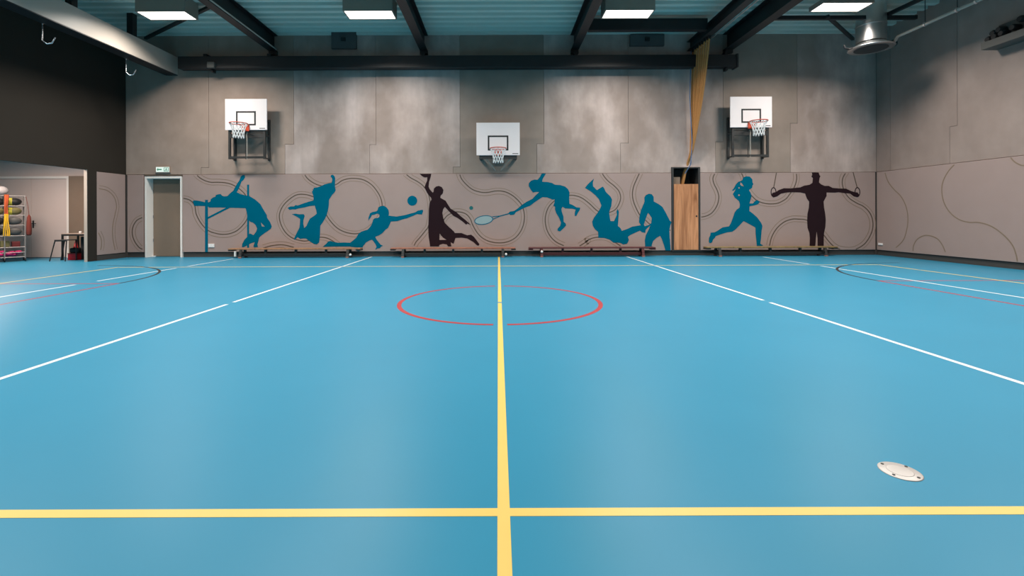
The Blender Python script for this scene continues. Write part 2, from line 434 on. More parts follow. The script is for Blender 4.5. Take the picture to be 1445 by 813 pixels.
# fix the join of the rings curve: the first half is in px of its own zoom
def clip_z(p):
    return [(x, min(max(z, ZB+.012), ZP-.012)) for x, z in p]
to_pad = lambda x, z, d: (x, YF-.0022+d, z)
def offset(P, o):
    out = []
    for i, p in enumerate(P):
        d = (P[min(i+1, len(P)-1)]-P[max(i-1, 0)])
        d = d.normalized() if d.length > 1e-6 else Vector((1, 0)); out.append(p+Vector((-d.y, d.x))*o)
    return out
def inside_runs(P, ok):
    runs, cur = [], []
    for p in P:
        if ok(p): cur.append(p)
        else:
            if len(cur) > 1: runs.append(cur)
            cur = []
    if len(cur) > 1: runs.append(cur)
    return runs
for c in curves:
    P = smooth([wp(x, y) for x, y in c], 7)
    okz = lambda p: ZB+.01 < p[1] < ZP-.01
    def ok_edge(p): return okz(p) and not (NX0-.02 < p[0] < NX1+.02) and not (XP-.02 < p[0] < WX(258.5)+.02)
    for o_, w_, m_, n_ in ((0, .028, 'groove', 'printed_curve'), (.092, .017, 'groove_pale', 'printed_curve'), (-.078, .014, 'groove_pale', 'printed_curve')):
        for run in inside_runs(offset(P, o_), ok_edge):
            MB().ribbon(run, w_, to_pad, .002).build(n_, m_, far)

# ---- silhouettes stuck to the cladding (flat prints)
def decal(label, sets, group=None, lift=0):
    root = None
    x0 = None
    mb = MB()
    for Z, loops in sets:
        ox, oy, s = Z
        L = [[wp(ox+x/s, oy+y/s) for x, y in lp] for lp in loops]
        mb.prism(L, lambda x, z, d: (x, YF-.0048-lift+d, min(max(z, ZB+.002), ZP-.003)), .0022)
    return mb
def circ(cx, cy, rx, ry=None, n=20, rot=0):
    ry = ry or rx
    return [(cx+rx*math.cos(t)*math.cos(rot)-ry*math.sin(t)*math.sin(rot), cy+rx*math.cos(t)*math.sin(rot)+ry*math.sin(t)*math.cos(rot)) for t in [2*math.pi*k/n for k in range(n)]]
def strip(x0, y0, x1, y1, w):
    d = Vector((x1-x0, y1-y0)).normalized(); n = Vector((-d.y, d.x))*w/2
    return [(x0+n.x, y0+n.y), (x1+n.x, y1+n.y), (x1-n.x, y1-n.y), (x0-n.x, y0-n.y)]
ZA = (266, 240, 6.773)
jump = [(45,295),(70,290),(120,297),(165,310),(200,308),(215,300),(218,280),(240,262),(262,255),(265,240),(290,232),(312,230),(325,245),(345,252),(375,250),(400,225),(435,195),(450,165),(470,130),(490,100),(503,65),(520,50),(540,48),(545,70),(530,95),(512,110),(500,140),(488,170),(475,195),(465,212),(500,230),(545,242),(590,252),(640,282),(690,325),(715,370),(740,410),(752,430),(755,455),(785,500),(800,540),(790,562),(750,590),(700,625),(680,645),(672,680),(662,710),(668,735),(630,738),(625,725),(638,688),(600,700),(560,722),(535,735),(515,735),(518,705),(540,665),(570,635),(590,605),(625,622),(650,590),(660,560),(645,525),(620,502),(595,495),(570,465),(560,400),(550,365),(480,362),(400,360),(300,358),(200,358),(190,345),(100,343),(60,343),(55,325)]
jh = [(695,500),(735,540),(705,540)]
t = thing('wall_decal', 'teal silhouette of a high jumper arching backwards over a bar between two posts', 'wall decal', (WX(325), YF, 1.2), 'sports silhouettes on the far wall')
decal('', [(ZA, [jump, jh])]).build('figure', 'teal', t)
decal('', [(ZA, [[(163,285),(190,285),(190,790),(163,790)]])], lift=.0004).build('post', 'teal', t)
decal('', [(ZA, [[(565,140),(583,140),(583,750),(565,750)]])], lift=.0004).build('post', 'teal', t)
decal('', [(ZA, [[(188,450),(370,357),(398,362),(188,468)]])], lift=.0004).build('brace', 'teal', t)
ZBq = (400, 240, 7.389)
girl = [(48,395),(75,380),(115,378),(130,365),(150,370),(200,352),(260,332),(315,318),(318,290),(312,260),(300,225),(312,215),(304,205),(318,200),(318,185),(350,183),(390,170),(430,150),(470,140),(505,135),(512,105),(510,85),(495,70),(498,55),(515,48),(535,65),(543,90),(540,130),(540,170),(548,210),(535,235),(510,260),(495,285),(478,310),(477,360),(470,410),(455,465),(435,510),(410,550),(388,580),(385,640),(383,700),(375,755),(350,775),(320,770),(280,745),(240,715),(210,712),(180,718),(150,700),(135,715),(125,725),(112,722),(125,690),(150,640),(170,600),(175,560),(178,510),(150,490),(120,475),(90,460),(130,455),(170,462),(215,460),(225,480),(212,520),(210,560),(220,605),(245,580),(260,545),(280,505),(320,480),(350,455),(345,420),(335,390),(330,370),(280,375),(220,390),(160,400),(130,410),(100,410),(65,415)]
decal('', [(ZBq, [girl])]).build('wall_decal', 'teal', label='teal silhouette of a leaping woman with flying hair and one arm raised', cat='wall decal', group='sports silhouettes on the far wall', org=(WX(440), YF, 1.2))
ZC = (450, 270, 9.032)
dive = [(55,705),(100,665),(120,640),(150,632),(190,645),(250,655),(330,652),(400,655),(440,625),(480,590),(505,545),(540,515),(590,498),(625,490),(660,450),(680,410),(695,360),(715,342),(755,340),(772,325),(775,300),(755,285),(740,285),(710,298),(680,300),(665,330),(650,350),(632,375),(635,340),(645,310),(655,280),(690,262),(735,255),(752,240),(760,205),(790,188),(830,185),(865,205),(890,240),(895,275),(892,310),(930,315),(990,322),(1060,310),(1110,300),(1180,280),(1230,268),(1265,245),(1325,235),(1330,255),(1315,295),(1255,290),(1230,300),(1170,325),(1120,345),(1060,360),(1000,380),(920,385),(905,420),(885,465),(850,490),(810,535),(770,560),(720,580),(735,610),(765,650),(790,680),(820,692),(795,705),(780,725),(745,730),(728,745),(722,738),(738,710),(728,680),(700,640),(680,615),(650,625),(605,650),(570,695),(545,735),(510,765),(470,750),(480,715),(400,703),(300,703),(200,703),(120,705)]
decal('', [(ZC, [dive])]).build('wall_decal', 'teal', label='teal silhouette of a diving volleyball player with ponytail stretching an arm to a ball', cat='wall decal', group='sports silhouettes on the far wall', org=(WX(525), YF, 1))
decal('', [(ZC, [circ(1192, 120, 63)])]).build('wall_decal', 'teal', label='large teal ball print in front of the diving player\'s hand', cat='wall decal', group='printed balls on the far wall', org=(WX(582), YF, 1.6))
ZE = (585, 240, 7.26)
bask = [(55,33),(172,33),(165,75),(150,120),(145,170),(155,195),(185,230),(195,225),(200,190),(220,170),(250,163),(280,175),(297,205),(290,240),(268,262),(265,285),(320,315),(340,350),(370,395),(430,432),(470,470),(520,510),(560,545),(577,562),(540,548),(530,560),(490,525),(440,490),(400,470),(350,420),(312,378),(295,400),(285,440),(295,490),(310,540),(350,580),(400,625),(415,645),(480,645),(540,668),(580,662),(610,685),(640,725),(665,760),(655,775),(640,770),(600,735),(540,700),(480,692),(420,695),(410,725),(400,755),(370,738),(378,780),(345,782),(330,760),(290,755),(258,765),(250,782),(160,782),(155,740),(145,680),(142,600),(145,500),(148,400),(155,340),(175,300),(170,285),(130,235),(103,180),(112,150),(130,110),(132,75),(100,75),(75,60)]
bh = [(258,650),(290,690),(330,715),(255,715)]
decal('', [(ZE, [bask, bh])]).build('wall_decal', 'dark_print', label='black silhouette of a basketball player reaching a ball to the panel top', cat='wall decal', group='sports silhouettes on the far wall', org=(WX(635), YF, 1.2))
ZG = (655, 240, 8.5)
ten = [(980,30),(970,60),(940,110),(935,140),(1000,145),(1050,155),(1090,178),(1150,180),(1210,200),(1245,230),(1262,270),(1258,340),(1262,405),(1300,420),(1345,448),(1390,452),(1385,480),(1365,510),(1345,550),(1325,550),(1325,510),(1335,475),(1300,465),(1240,460),(1210,460),(1180,440),(1165,465),(1170,500),(1190,560),(1192,620),(1215,640),(1222,665),(1190,700),(1150,735),(1120,728),(1120,705),(1150,670),(1160,630),(1135,570),(1100,510),(1088,470),(1090,440),(1068,430),(1082,390),(1085,350),(1060,355),(1000,330),(940,325),(900,350),(840,390),(790,430),(730,450),(670,480),(620,505),(600,535),(555,540),(530,520),(545,500),(600,490),(650,455),(690,420),(750,380),(820,345),(860,300),(900,265),(860,262),(825,270),(800,240),(775,195),(775,160),(800,130),(840,115),(880,118),(910,80),(930,35)]
t = thing('wall_decal', 'teal silhouette of a bending racket player reaching out a long handled racket', 'wall decal', (WX(745), YF, 1.2), 'sports silhouettes on the far wall')
decal('', [(ZG, [ten])]).build('figure', 'teal', t)
a_ = math.radians(-9)
decal('', [(ZG, [circ(235, 600, 114, 55, 32, a_), circ(235, 600, 104, 46, 32, a_)])]).build('racket_frame', 'teal', t)
decal('', [(ZG, [circ(235, 600, 104, 46, 32, a_)])]).build('racket_strings', 'racket_fill', t, label='pale blue racket face')
decal('', [(ZG, [strip(540, 522, 415, 556, 12)]), (ZG, [strip(418, 551, 338, 560, 9)]), (ZG, [strip(418, 558, 340, 592, 9)])], lift=.0004).build('racket_handle', 'teal', t)
decal('', [(ZG, [circ(85, 455, 23)])]).build('wall_decal', 'green_ball', label='small green ball print above the racket', cat='wall decal', group='printed balls on the far wall', org=(WX(665), YF, 1.5))
ZJ = (820, 248, 7.259)
fall = [(130,30),(118,75),(122,110),(160,148),(190,130),(220,112),(235,130),(250,165),(300,215),(315,245),(308,310),(295,345),(285,375),(292,430),(300,465),(335,465),(352,430),(365,400),(360,365),(372,340),(385,370),(382,420),(378,480),(375,515),(400,535),(415,565),(470,545),(520,522),(580,512),(605,508),(640,520),(660,545),(655,585),(620,578),(600,562),(550,585),(500,608),(478,625),(488,660),(470,695),(430,705),(405,690),(370,685),(330,685),(290,655),(240,638),(175,635),(172,575),(140,548),(118,510),(112,470),(130,430),(160,390),(190,345),(207,305),(180,240),(150,205),(100,162),(38,125),(70,85)]
stand = [(648,262),(645,225),(660,200),(690,185),(720,190),(740,215),(742,265),(790,290),(830,320),(860,370),(885,420),(905,460),(925,475),(910,510),(900,560),(905,640),(912,720),(915,775),(862,775),(845,710),(825,650),(808,615),(770,635),(735,670),(720,715),(722,745),(655,745),(650,660),(660,610),(690,550),(708,508),(672,540),(655,560),(620,545),(606,500),(590,475),(595,420),(612,350),(640,285)]
sh = [(682,380),(700,400),(722,435),(715,488),(690,505),(650,518),(640,500),(652,465),(665,425)]
decal('', [(ZJ, [fall])]).build('wall_decal', 'teal', label='teal silhouette of a judo fighter thrown upside down with legs in the air', cat='wall decal', group='sports silhouettes on the far wall', org=(WX(860), YF, 1.2))
decal('', [(ZJ, [stand, sh])], lift=.0006).build('wall_decal', 'teal', label='teal silhouette of a standing judo fighter bending over, beside the wooden niche door', cat='wall decal', group='sports silhouettes on the far wall', org=(WX(925), YF, 1.2))
ZK = (995, 244, 7.533)
run = [(392,75),(400,50),(430,37),(470,40),(497,70),(500,105),(510,120),(498,135),(495,160),(470,175),(462,185),(480,215),(490,250),(478,290),(468,325),(505,325),(525,300),(550,288),(578,310),(555,335),(520,345),(468,355),(465,405),(500,430),(550,475),(590,530),(605,565),(595,620),(590,690),(582,755),(610,768),(605,775),(545,775),(540,720),(532,650),(530,580),(480,552),(430,525),(405,512),(370,550),(320,600),(285,625),(230,632),(170,650),(110,672),(100,690),(80,710),(70,740),(45,748),(35,730),(38,690),(52,660),(55,635),(95,632),(120,620),(180,580),(250,568),(270,535),(290,480),(310,420),(330,392),(362,370),(365,330),(355,300),(310,262),(290,225),(310,195),(325,165),(300,190),(280,188),(300,165),(325,120),(350,95),(380,85)]
rh = [(372,100),(390,115),(410,145),(385,140),(368,125)]
decal('', [(ZK, [run, rh, circ(356, 160, 9, n=8), circ(356, 237, 10, n=8)])]).build('wall_decal', 'teal', label='teal silhouette of a running woman with a ponytail', cat='wall decal', group='sports silhouettes on the far wall', org=(WX(1038), YF, 1.2))
ZL = (1080, 236, 7.007)
ring = [(455,38),(522,38),(530,80),(540,90),(530,108),(525,150),(545,170),(580,185),(620,185),(660,205),(720,210),(790,212),(840,235),(880,248),(905,250),(920,270),(905,298),(870,290),(830,260),(780,258),(720,248),(680,252),(600,250),(600,285),(570,340),(575,400),(585,450),(592,520),(588,590),(575,650),(572,700),(572,785),(512,785),(510,700),(502,635),(495,700),(488,785),(432,785),(435,700),(430,650),(412,600),(408,530),(412,460),(425,400),(428,340),(405,310),(388,260),(340,250),(270,248),(210,250),(150,262),(110,290),(75,300),(55,280),(65,255),(100,245),(130,225),(180,208),(240,210),(290,205),(340,200),(380,182),(430,175),(460,155),(465,108),(450,95),(458,75)]
t = thing('wall_decal', 'black silhouette of a gymnast holding a cross on two hanging rings', 'wall decal', (WX(1150), YF, 1.2), 'sports silhouettes on the far wall')
decal('', [(ZL, [ring])]).build('figure', 'dark_print', t)
for cx, x0 in ((76, 105), (904, 862)):
    decal('', [(ZL, [circ(cx, 247, 28, 49, 24), circ(cx, 247, 20, 40, 24)])], lift=.0004).build('ring', 'dark_print', t)
    decal('', [(ZL, [strip(x0, 38, cx+(2 if cx < 500 else -2), 202, 8)])], lift=.0004).build('ring_strap', 'groove', t, label='brown strap of the ring')

# ---- door in the far wall
t = MB(); 
d1 = bpy.data.objects.new('door_1', None); COL.objects.link(d1); d1.location = ((DX0+DX1)/2, YW, 0); ORG[d1.name] = Vector(d1.location); d1['kind'] = 'structure'
jw = .055
MB().box(DX0, YW-.03, 0, DX0+jw, BK+.32, DZ).build('door_jamb', 'white_paint', d1)
MB().box(DX1-jw*.8, YW-.03, 0, DX1, BK+.32, DZ).build('door_jamb', 'white_paint', d1)
MB().box(DX0+jw, YW-.03, DZ-.06, DX1-jw*.8, BK+.32, DZ).build('door_head', 'white_paint', d1)
leaf = MB().box(DX0+jw+.005, YW+.22, .01, DX1-jw*.8-.005, YW+.265, DZ-.065, bevel=.004).build('door_leaf', 'taupe', d1, label='taupe door leaf set back in the opening')
for z in (.45, 1.15, 1.9): MB().lathe([(.009, 0), (.009, .09)], (DX0+jw+.012, YW+.208, z), 10).build('hinge', 'chrome', leaf)
MB().box(DX0+jw, YW+.17, .0, DX0+jw+.09, YW+.215, .035).build('door_stop', 'socket', d1)
mb = MB(); mb.box(DX0-.6, BK+.35, -.0, DX1+.6, BK+.40, 2.9); mb.build('wall_behind_door', 'joint', kind='structure')

# ---- exit sign
ex0, ez1 = wp(222, 236); ex1, ez0 = wp(240.5, 243)
t = thing('exit_sign', 'lit white and green emergency exit sign over the door', 'exit sign', ((ex0+ex1)/2, YW, ez0))
MB().box(ex0-.015, YW-.05, ez0-.018, ex1+.015, YW-.002, ez1+.012, bevel=.005).build('housing', 'housing', t)
MB().box(ex0, YW-.056, ez0, ex1, YW-.049, ez1).build('panel', 'exit_white', t)
ew, eh = ex1-ex0, ez1-ez0
ep = lambda x, z, d: (ex0+x*ew, YW-.0585+d, ez0+z*eh)
MB().prism([[(.06,.5),(.17,.82),(.17,.62),(.44,.62),(.44,.38),(.17,.38),(.17,.18)]], ep, .003).build('arrow', 'exit_green', t)
mb = MB()
mb.prism([[(.60,.10),(.96,.10),(.96,.90),(.60,.90)], [(.64,.2),(.92,.2),(.92,.82),(.64,.82)]], ep, .003)
mb.prism([circ(.80,.74,.025,.07,10)], ep, .003)
mb.prism([[(.76,.66),(.83,.64),(.88,.52),(.86,.48),(.82,.54),(.80,.45),(.86,.34),(.85,.22),(.82,.22),(.82,.32),(.77,.38),(.72,.24),(.66,.24),(.67,.30),(.70,.30),(.75,.5),(.75,.57),(.70,.52),(.68,.56)]], ep, .003)
mb.build('pictogram', 'exit_green', t)

# ---- wall sockets
for (px0, py0, px1, py1, lab) in ((295, 344, 303.5, 349, 'white double wall socket on the cladding beside the high jump post'),):
    x0, z1 = wp(px0, py0); x1, z0 = wp(px1, py1)
    t = thing('wall_socket', lab, 'wall socket', ((x0+x1)/2, YF, z0))
    MB().box(x0, YF-.022, z0, x1, YF-.0001, z1, bevel=.004).build('plate', 'socket', t)
    for k in (.27, .73):
        MB().lathe([(.022, 0), (.022, -.004)], (x0+(x1-x0)*k, YF-.0215, (z0+z1)/2), 16, 'y').build('outlet', 'board', t)
y0, z1 = sp(1241, 342.8, XR); y1, z0 = sp(1247, 346.3, XR)
t = thing('wall_socket', 'white double wall socket on the right wall near the corner', 'wall socket', (XR-.02, (y0+y1)/2, z0))
MB().box(XR-.042, y0, z0, XR-.0201, y1, z1, bevel=.004).build('plate', 'socket', t)
for k in (.27, .73):
    MB().lathe([(.022, 0), (.022, -.004)], (XR-.0415, y0+(y1-y0)*k, (z0+z1)/2), 16, 'x').build('outlet', 'board', t)

# ---- rope niche with its wooden door
t = thing('rope_niche', 'tall narrow wall niche with a wooden door and dark open top for the climbing ropes', 'cupboard', ((NX0+NX1)/2, YW, .13))
fw = .055; nd = .62
MB().box(NX0, YW-.035, .13, NX0+fw, YW+nd, NZ1).build('side_frame', 'frame_dark', t)
MB().box(NX1-fw, YW-.035, .13, NX1, YW+nd, NZ1).build('side_frame', 'frame_dark', t)
MB().box(NX0+fw, YW-.035, NZ1-.03, NX1-fw, YW+nd, NZ1).build('head_frame', 'frame_dark', t)
MB().box(NX0+fw, YW+nd-.03, .13, NX1-fw, YW+nd, NZ1-.03).build('back_panel', 'frame_dark', t)
MB().box(NX0+fw, YW-.035, .131, NX1-fw, YW+nd, .16).build('bottom_panel', 'frame_dark', t)
zd = wp(967, 260)[1]
nl = MB().box(NX0+fw+.006, YW-.045, .168, NX1-fw-.006, YW-.012, zd, bevel=.004).build('door', 'oak', t, label='oak veneer door')
kx, kz = wp(982, 305)
MB().lathe([(.026, 0), (.026, -.006), (.018, -.008)], (kx, YW-.045, kz), 16, 'y').build('lock_hole', 'black', nl)
MB().box(NX0+fw, YW+.1, zd-.1, NX0+fw+.24, YW+.3, zd+.22).build('winch_box', 'taupe', t, label='grey box inside the open top')

# ------------------------------------------------------------------ left wall and store room
mb = MB()
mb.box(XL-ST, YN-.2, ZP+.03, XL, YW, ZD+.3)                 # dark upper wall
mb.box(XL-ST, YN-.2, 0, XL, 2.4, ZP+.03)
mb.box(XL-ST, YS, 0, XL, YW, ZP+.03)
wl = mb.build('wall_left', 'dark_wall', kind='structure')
yj = sp(136, 300, XL)[0]
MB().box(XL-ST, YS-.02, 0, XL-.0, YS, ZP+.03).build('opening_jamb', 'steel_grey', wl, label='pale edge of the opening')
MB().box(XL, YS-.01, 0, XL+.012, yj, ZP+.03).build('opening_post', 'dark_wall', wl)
MB().box(XL, yj, ZB, XL+.02, YW-.05, ZP, bevel=.006).build('padded_panel', 'pad', wl)
MB().box(XL, yj, 0, XL+.006, YW-.02, ZB-.015).build('baseboard_left', 'skirting', kind='structure')
to_left = lambda y, z, d: (XL+.0222-d, y, z)
for c in ([(625,208),(680,222),(722,262),(738,320),(728,375),(714,445),(714,520),(728,600)], [(622,490),(640,530),(642,570),(636,600)]):
    P = smooth([sp(x/4.515, 220+y/4.515, XL) for x, y in c], 7)
    for o_, w_, m_ in ((0, .026, 'groove_pale'), (.085, .013, 'groove_pale')):
        for runp in inside_runs(offset(P, o_), lambda p: yj+.02 < p[0] < YW-.07 and ZB+.01 < p[1] < ZP-.01):
            MB().ribbon(runp, w_, to_left, .002).build('printed_curve', m_, wl)
# store room shell
ZS = 3.05
mb = MB(); mb.box(XS, 2.0, ZS, XL-ST, BK, ZS+.1); mb.build('ceiling_store', 'white_paint', kind='structure')
mb = MB(); mb.box(XS-.1, 2.0, 0, XS, BK, ZS); mb.build('wall_store_end', 'near_wall', kind='structure')
mb = MB(); mb.box(XS, 1.9, 0, XL-ST, 2.0, ZS); mb.build('wall_store_near', 'near_wall', kind='structure')
YD = BK-.0
xq = WX(98, YD)
MB().box(XS, YD-.03, ZP-.03, XL-ST, YD, ZS).build('upper_lining', 'store_door', far, label='concrete strip over the store doors')
MB().box(xq+.07, YD-.10, 0, XL-ST, YD-.001, ZP-.03).build('lining_panel', 'taupe', far, label='taupe lining beside the store doors')
d2 = bpy.data.objects.new('door_2', None); COL.objects.link(d2); d2.location = (WX(47, YD), YD, 0); ORG[d2.name] = Vector(d2.location); d2['kind'] = 'structure'
xm = WX(47, YD)
MB().box(xq, YD-.09, 0, xq+.07, YD-.001, ZP-.03).build('door_jamb', 'white_paint', d2)
MB().box(xm-1.12, YD-.09, 0, xm-1.05, YD-.001, ZP-.03).build('door_jamb', 'white_paint', d2)
MB().box(xm-1.05, YD-.09, ZP-.10, xq, YD-.001, ZP-.03).build('door_head', 'white_paint', d2)
l1 = MB().box(xm+.004, YD-.06, .012, xq-.004, YD-.02, ZP-.104, bevel=.003).build('door_leaf', 'store_door', d2)
l2 = MB().box(xm-1.046, YD-.06, .012, xm-.004, YD-.02, ZP-.104, bevel=.003).build('door_leaf', 'store_door', d2)
hx, hz = wp(50, 316.5, YD)
mb = MB(); mb.box(hx-.022, YD-.068, hz-.11, hx+.022, YD-.06, hz+.11, bevel=.003); mb.tube([(hx, YD-.066, hz+.02), (hx, YD-.12, hz+.02), (hx+.13, YD-.12, hz+.02)], .011); mb.build('door_handle', 'black', l1, label='black lever handle')
for z in (.3, 1.2, 2.0): MB().lathe([(.009, 0), (.009, .1)], (xq-.004, YD-.068, z), 10).build('hinge', 'black', l1)
# store luminaire
def luminaire(cx, cy, z, L, W, label, group, lampmat='lamp', top=None, power=None, spread=None, col=(1, .94, .86)):
    t = thing('ceiling_luminaire', label, 'ceiling light', (cx, cy, z), group)
    b = .03; top = top or ZD
    MB().box(cx-L/2-b, cy-W/2-b, z+.004, cx+L/2+b, cy+W/2+b, top-.002, bevel=.006).build('housing', 'housing', t)
    MB().box(cx-L/2, cy-W/2, z-.006, cx+L/2, cy+W/2, z+.006).build('diffuser', lampmat, t, label='glowing white diffuser')
    ld = bpy.data.lights.new('lamp', 'AREA'); ld.shape = 'RECTANGLE'; ld.size = L-.02; ld.size_y = W-.02
    ld.energy = power or LAMP; ld.spread = math.radians(spread or SPREAD); ld.color = col
    lo = bpy.data.objects.new('lamp', ld); COL.objects.link(lo); lo.parent = t; lo.location = (0, 0, -.010)
    mb = MB()
    mb.box(cx-L/2-b, cy-W/2-b, z-.012, cx+L/2+b, cy-W/2, z+.01); mb.box(cx-L/2-b, cy+W/2, z-.012, cx+L/2+b, cy+W/2+b, z+.01)
    mb.box(cx-L/2-b, cy-W/2, z-.012, cx-L/2, cy+W/2, z+.01); mb.box(cx+L/2, cy-W/2, z-.012, cx+L/2+b, cy+W/2, z+.01)
    mb.build('frame', 'housing', t)
luminaire(-12.1, 11.1, ZS-.07, 1.2, .5, 'store room ceiling light behind the left wall, above the frame of the opening', 'store room lights', 'store_lamp', ZS, STORE_LAMP, 175, (1, .80, .68))

# ------------------------------------------------------------------ right wall
mb = MB(); mb.box(XR+.06, YN-.2, 0, XR+.35, BK, ZD+.3); wr = mb.build('wall_right', 'joint', kind='structure')
to_right = lambda y, z, d: (XR+d, y, z)
rs = [(YW, YW, None)]
ya = sp(1256.5, 180, XR)[0]; rs.append((ya, ya, None))
yb0, zb_ = sp(1351, 177, XR); yb1 = sp(1340, 177, XR)[0]; rs.append((yb0, yb1, zb_))
st = yb0
for k in range(4):
    st -= 2.42; rs.append((st, st+.22, [3.2, 2.7, 3.2, 2.7][k]))
rs.append((YN, YN, None))
for i in range(len(rs)-1):
    a, b = rs[i], rs[i+1]; bot = ZP+.012; top = ZD+.22
    loop = [(a[0]-G, top)]
    if a[2]: loop += [(a[0]-G, a[2]-G), (a[1]-G, a[2]-G), (a[1]-G, bot)]
    else: loop += [(a[0]-G, bot)]
    if b[2]: loop += [(b[1]+G, bot), (b[1]+G, b[2]+G), (b[0]+G, b[2]+G), (b[0]+G, top)]
    else: loop += [(b[0]+G, bot), (b[0]+G, top)]
    MB().prism([loop], to_right, .06).build('concrete_panel', 'concrete_side', wr)
MB().box(XR-.02, YN, ZB, XR+.06, YW-.03, ZP, bevel=.008).build('padded_panel', 'pad', wr)
MB().box(XR+.012, YN, 0, XR+.06, YW, ZB-.015).build('baseboard_right', 'skirting', kind='structure')
QR = lambda pts: [(1230+x/3.535, 150+y/3.535) for x, y in pts]
to_rp = lambda y, z, d: (XR-.0222+d, y, z)
for c in ([(68,325),(85,375),(115,415),(150,450),(175,500),(185,560),(178,620),(160,670),(125,705)],
          [(210,722),(213,695),(230,665),(260,647),(290,645),(330,660),(355,690),(372,727)],
          [(428,280),(390,320),(362,370),(354,420),(365,480),(395,530),(440,565),(490,579),(540,580),(600,598),(660,640),(705,690),(725,740),(732,775)],
          [(685,240),(715,275),(740,290),(765,296),(800,290),(850,250)]):
    P = smooth([sp(x, y, XR) for x, y in QR(c)], 7)
    for o_, w_, m_ in ((0, .026, 'groove_pale'),):
        for runp in inside_runs(offset(P, o_), lambda p: YN+.05 < p[0] < YW-.06 and ZB+.01 < p[1] < ZP-.01):
            MB().ribbon(runp, w_, to_rp, .002).build('printed_curve', m_, wr)
# near wall
mb = MB(); mb.box(XS, YN-.3, 0, XR+.4, YN, ZD+.3); mb.build('wall_near', 'near_wall', kind='structure')

# ------------------------------------------------------------------ steel deck ceiling
mb = MB()
pitch = .31; dep = .18; y = YN-.1; prof = []
while y < YW+.1:
    prof += [(y, ZD), (y+.13, ZD), (y+.155, ZD+dep), (y+.285, ZD+dep)]
    y += pitch
prof.append((y, ZD))
x0, x1 = XL-ST-.02, XR+.06
va = [mb.bm.verts.new((x0, p[0], p[1])) for p in prof]; vb = [mb.bm.verts.new((x1, p[0], p[1])) for p in prof]
va2 = [mb.bm.verts.new((x0, p[0], ZD+.25)) for p in (prof[0], prof[-1])]; vb2 = [mb.bm.verts.new((x1, p[0], ZD+.25)) for p in (prof[0], prof[-1])]
for i in range(len(prof)-1): mb.bm.faces.new((va[i], va[i+1], vb[i+1], vb[i]))
mb.bm.faces.new((va2[0], va2[1], vb2[1], vb2[0]))
mb.build('ceiling', 'deck', kind='structure')

# ------------------------------------------------------------------ roof steel
def ibeam(mb, x, y0, y1, zb, zt, wdt=.20, tf=.02, tw=.012):
    mb.box(x-wdt/2, y0, zb, x+wdt/2, y1, zb+tf); mb.box(x-wdt/2, y0, zt-tf, x+wdt/2, y1, zt); mb.box(x-tw/2, y0, zb+tf, x+tw/2, y1, zt-tf)
ZBm = 6.0
for px, lab in ((388, 'black steel roof beam between the first and second lamp from the left'), (599.5, 'black steel roof beam just right of the second lamp from the left'),
                (811, 'black steel roof beam just left of the third lamp from the left'), (1027, 'black steel roof beam left of the rightmost lamp')):
    x = WX(px)
    t = thing('roof_beam', lab, 'roof beam', (x, (YN+YW)/2, ZBm), 'steel roof beams')
    mb = MB(); ibeam(mb, x, YN+.02, YW-.01, ZBm, ZD-.004, .26 if px == 1027 else .22); mb.build('girder', 'steel_black', t)
    MB().box(x-.11, YW-.12, ZBm-.10, x+.11, YW-.01, ZBm).build('bearing_bracket', 'steel_black', t)
    if px == 388:
        MB().tube([(x+.13, YN+.1, ZBm+.035), (x+.13, YW-.15, ZBm+.035)], .018, 8).build('conduit', 'steel_grey', t, label='grey cable pipe along the beam')
# rope rail
xr = WX(974.5)
t = thing('rope_rail', 'black rail under the roof that carries the climbing ropes', 'rope rail', (xr, 10, 5.9))
mb = MB(); ibeam(mb, xr, YN+.02, YW-.02, 5.98, 6.26, .20); mb.build('rail', 'steel_black', t)
for k in range(6): MB().box(xr-.03, 2+k*2.1, 6.26, xr+.03, 2.06+k*2.1, ZD-.004).build('hanger', 'steel_black', t)
MB().tube([(xr+.13, 9.5, 5.95), (xr+.13, YW-.08, 5.95)], .013, 8).build('pull_tube', 'galv', t, label='bright metal tube under the rail')
# cross members
def member(lab, p0, p1, wd, hg, nm='cross_member'):
    m_ = MB(); m_.bar(p0, p1, wd, hg)
    c = (Vector(p0)+Vector(p1))/2
    return m_.build(nm, 'steel_black', label=lab, cat='steel member', org=c)
member('short black cross beam under the deck between the third lamp and the rope rail', (WX(813)+.12, 12.15, 6.22), (xr-.11, 12.15, 6.22), .16, .30)
member('long thin black cross bar behind the rightmost lamp, reaching past the round duct', (WX(1027)+.14, 11.5, 6.12), (10.5, 11.5, 6.12), .09, .09)
member('black cross bar in front of the rightmost lamp, higher of the two by the duct', (WX(1027)+.14, 10.1, 6.32), (10.6, 10.1, 6.32), .10, .17)
member('black diagonal roof brace left of the first roof beam, beside the first lamp', (-10.2, 13.28, 6.36), (WX(388)-.12, 11.03, 6.36), .07, .07, 'diagonal_brace')
member('black diagonal roof brace running from the right bar towards the duct', (8.2, 11.4, 6.12), (10.0, 12.9, 6.12), .07, .07, 'diagonal_brace')
member('black diagonal roof brace right of the duct near the right wall', (9.75, 11.95, 6.2), (10.0, 9.0, 6.2), .08, .08, 'diagonal_brace')
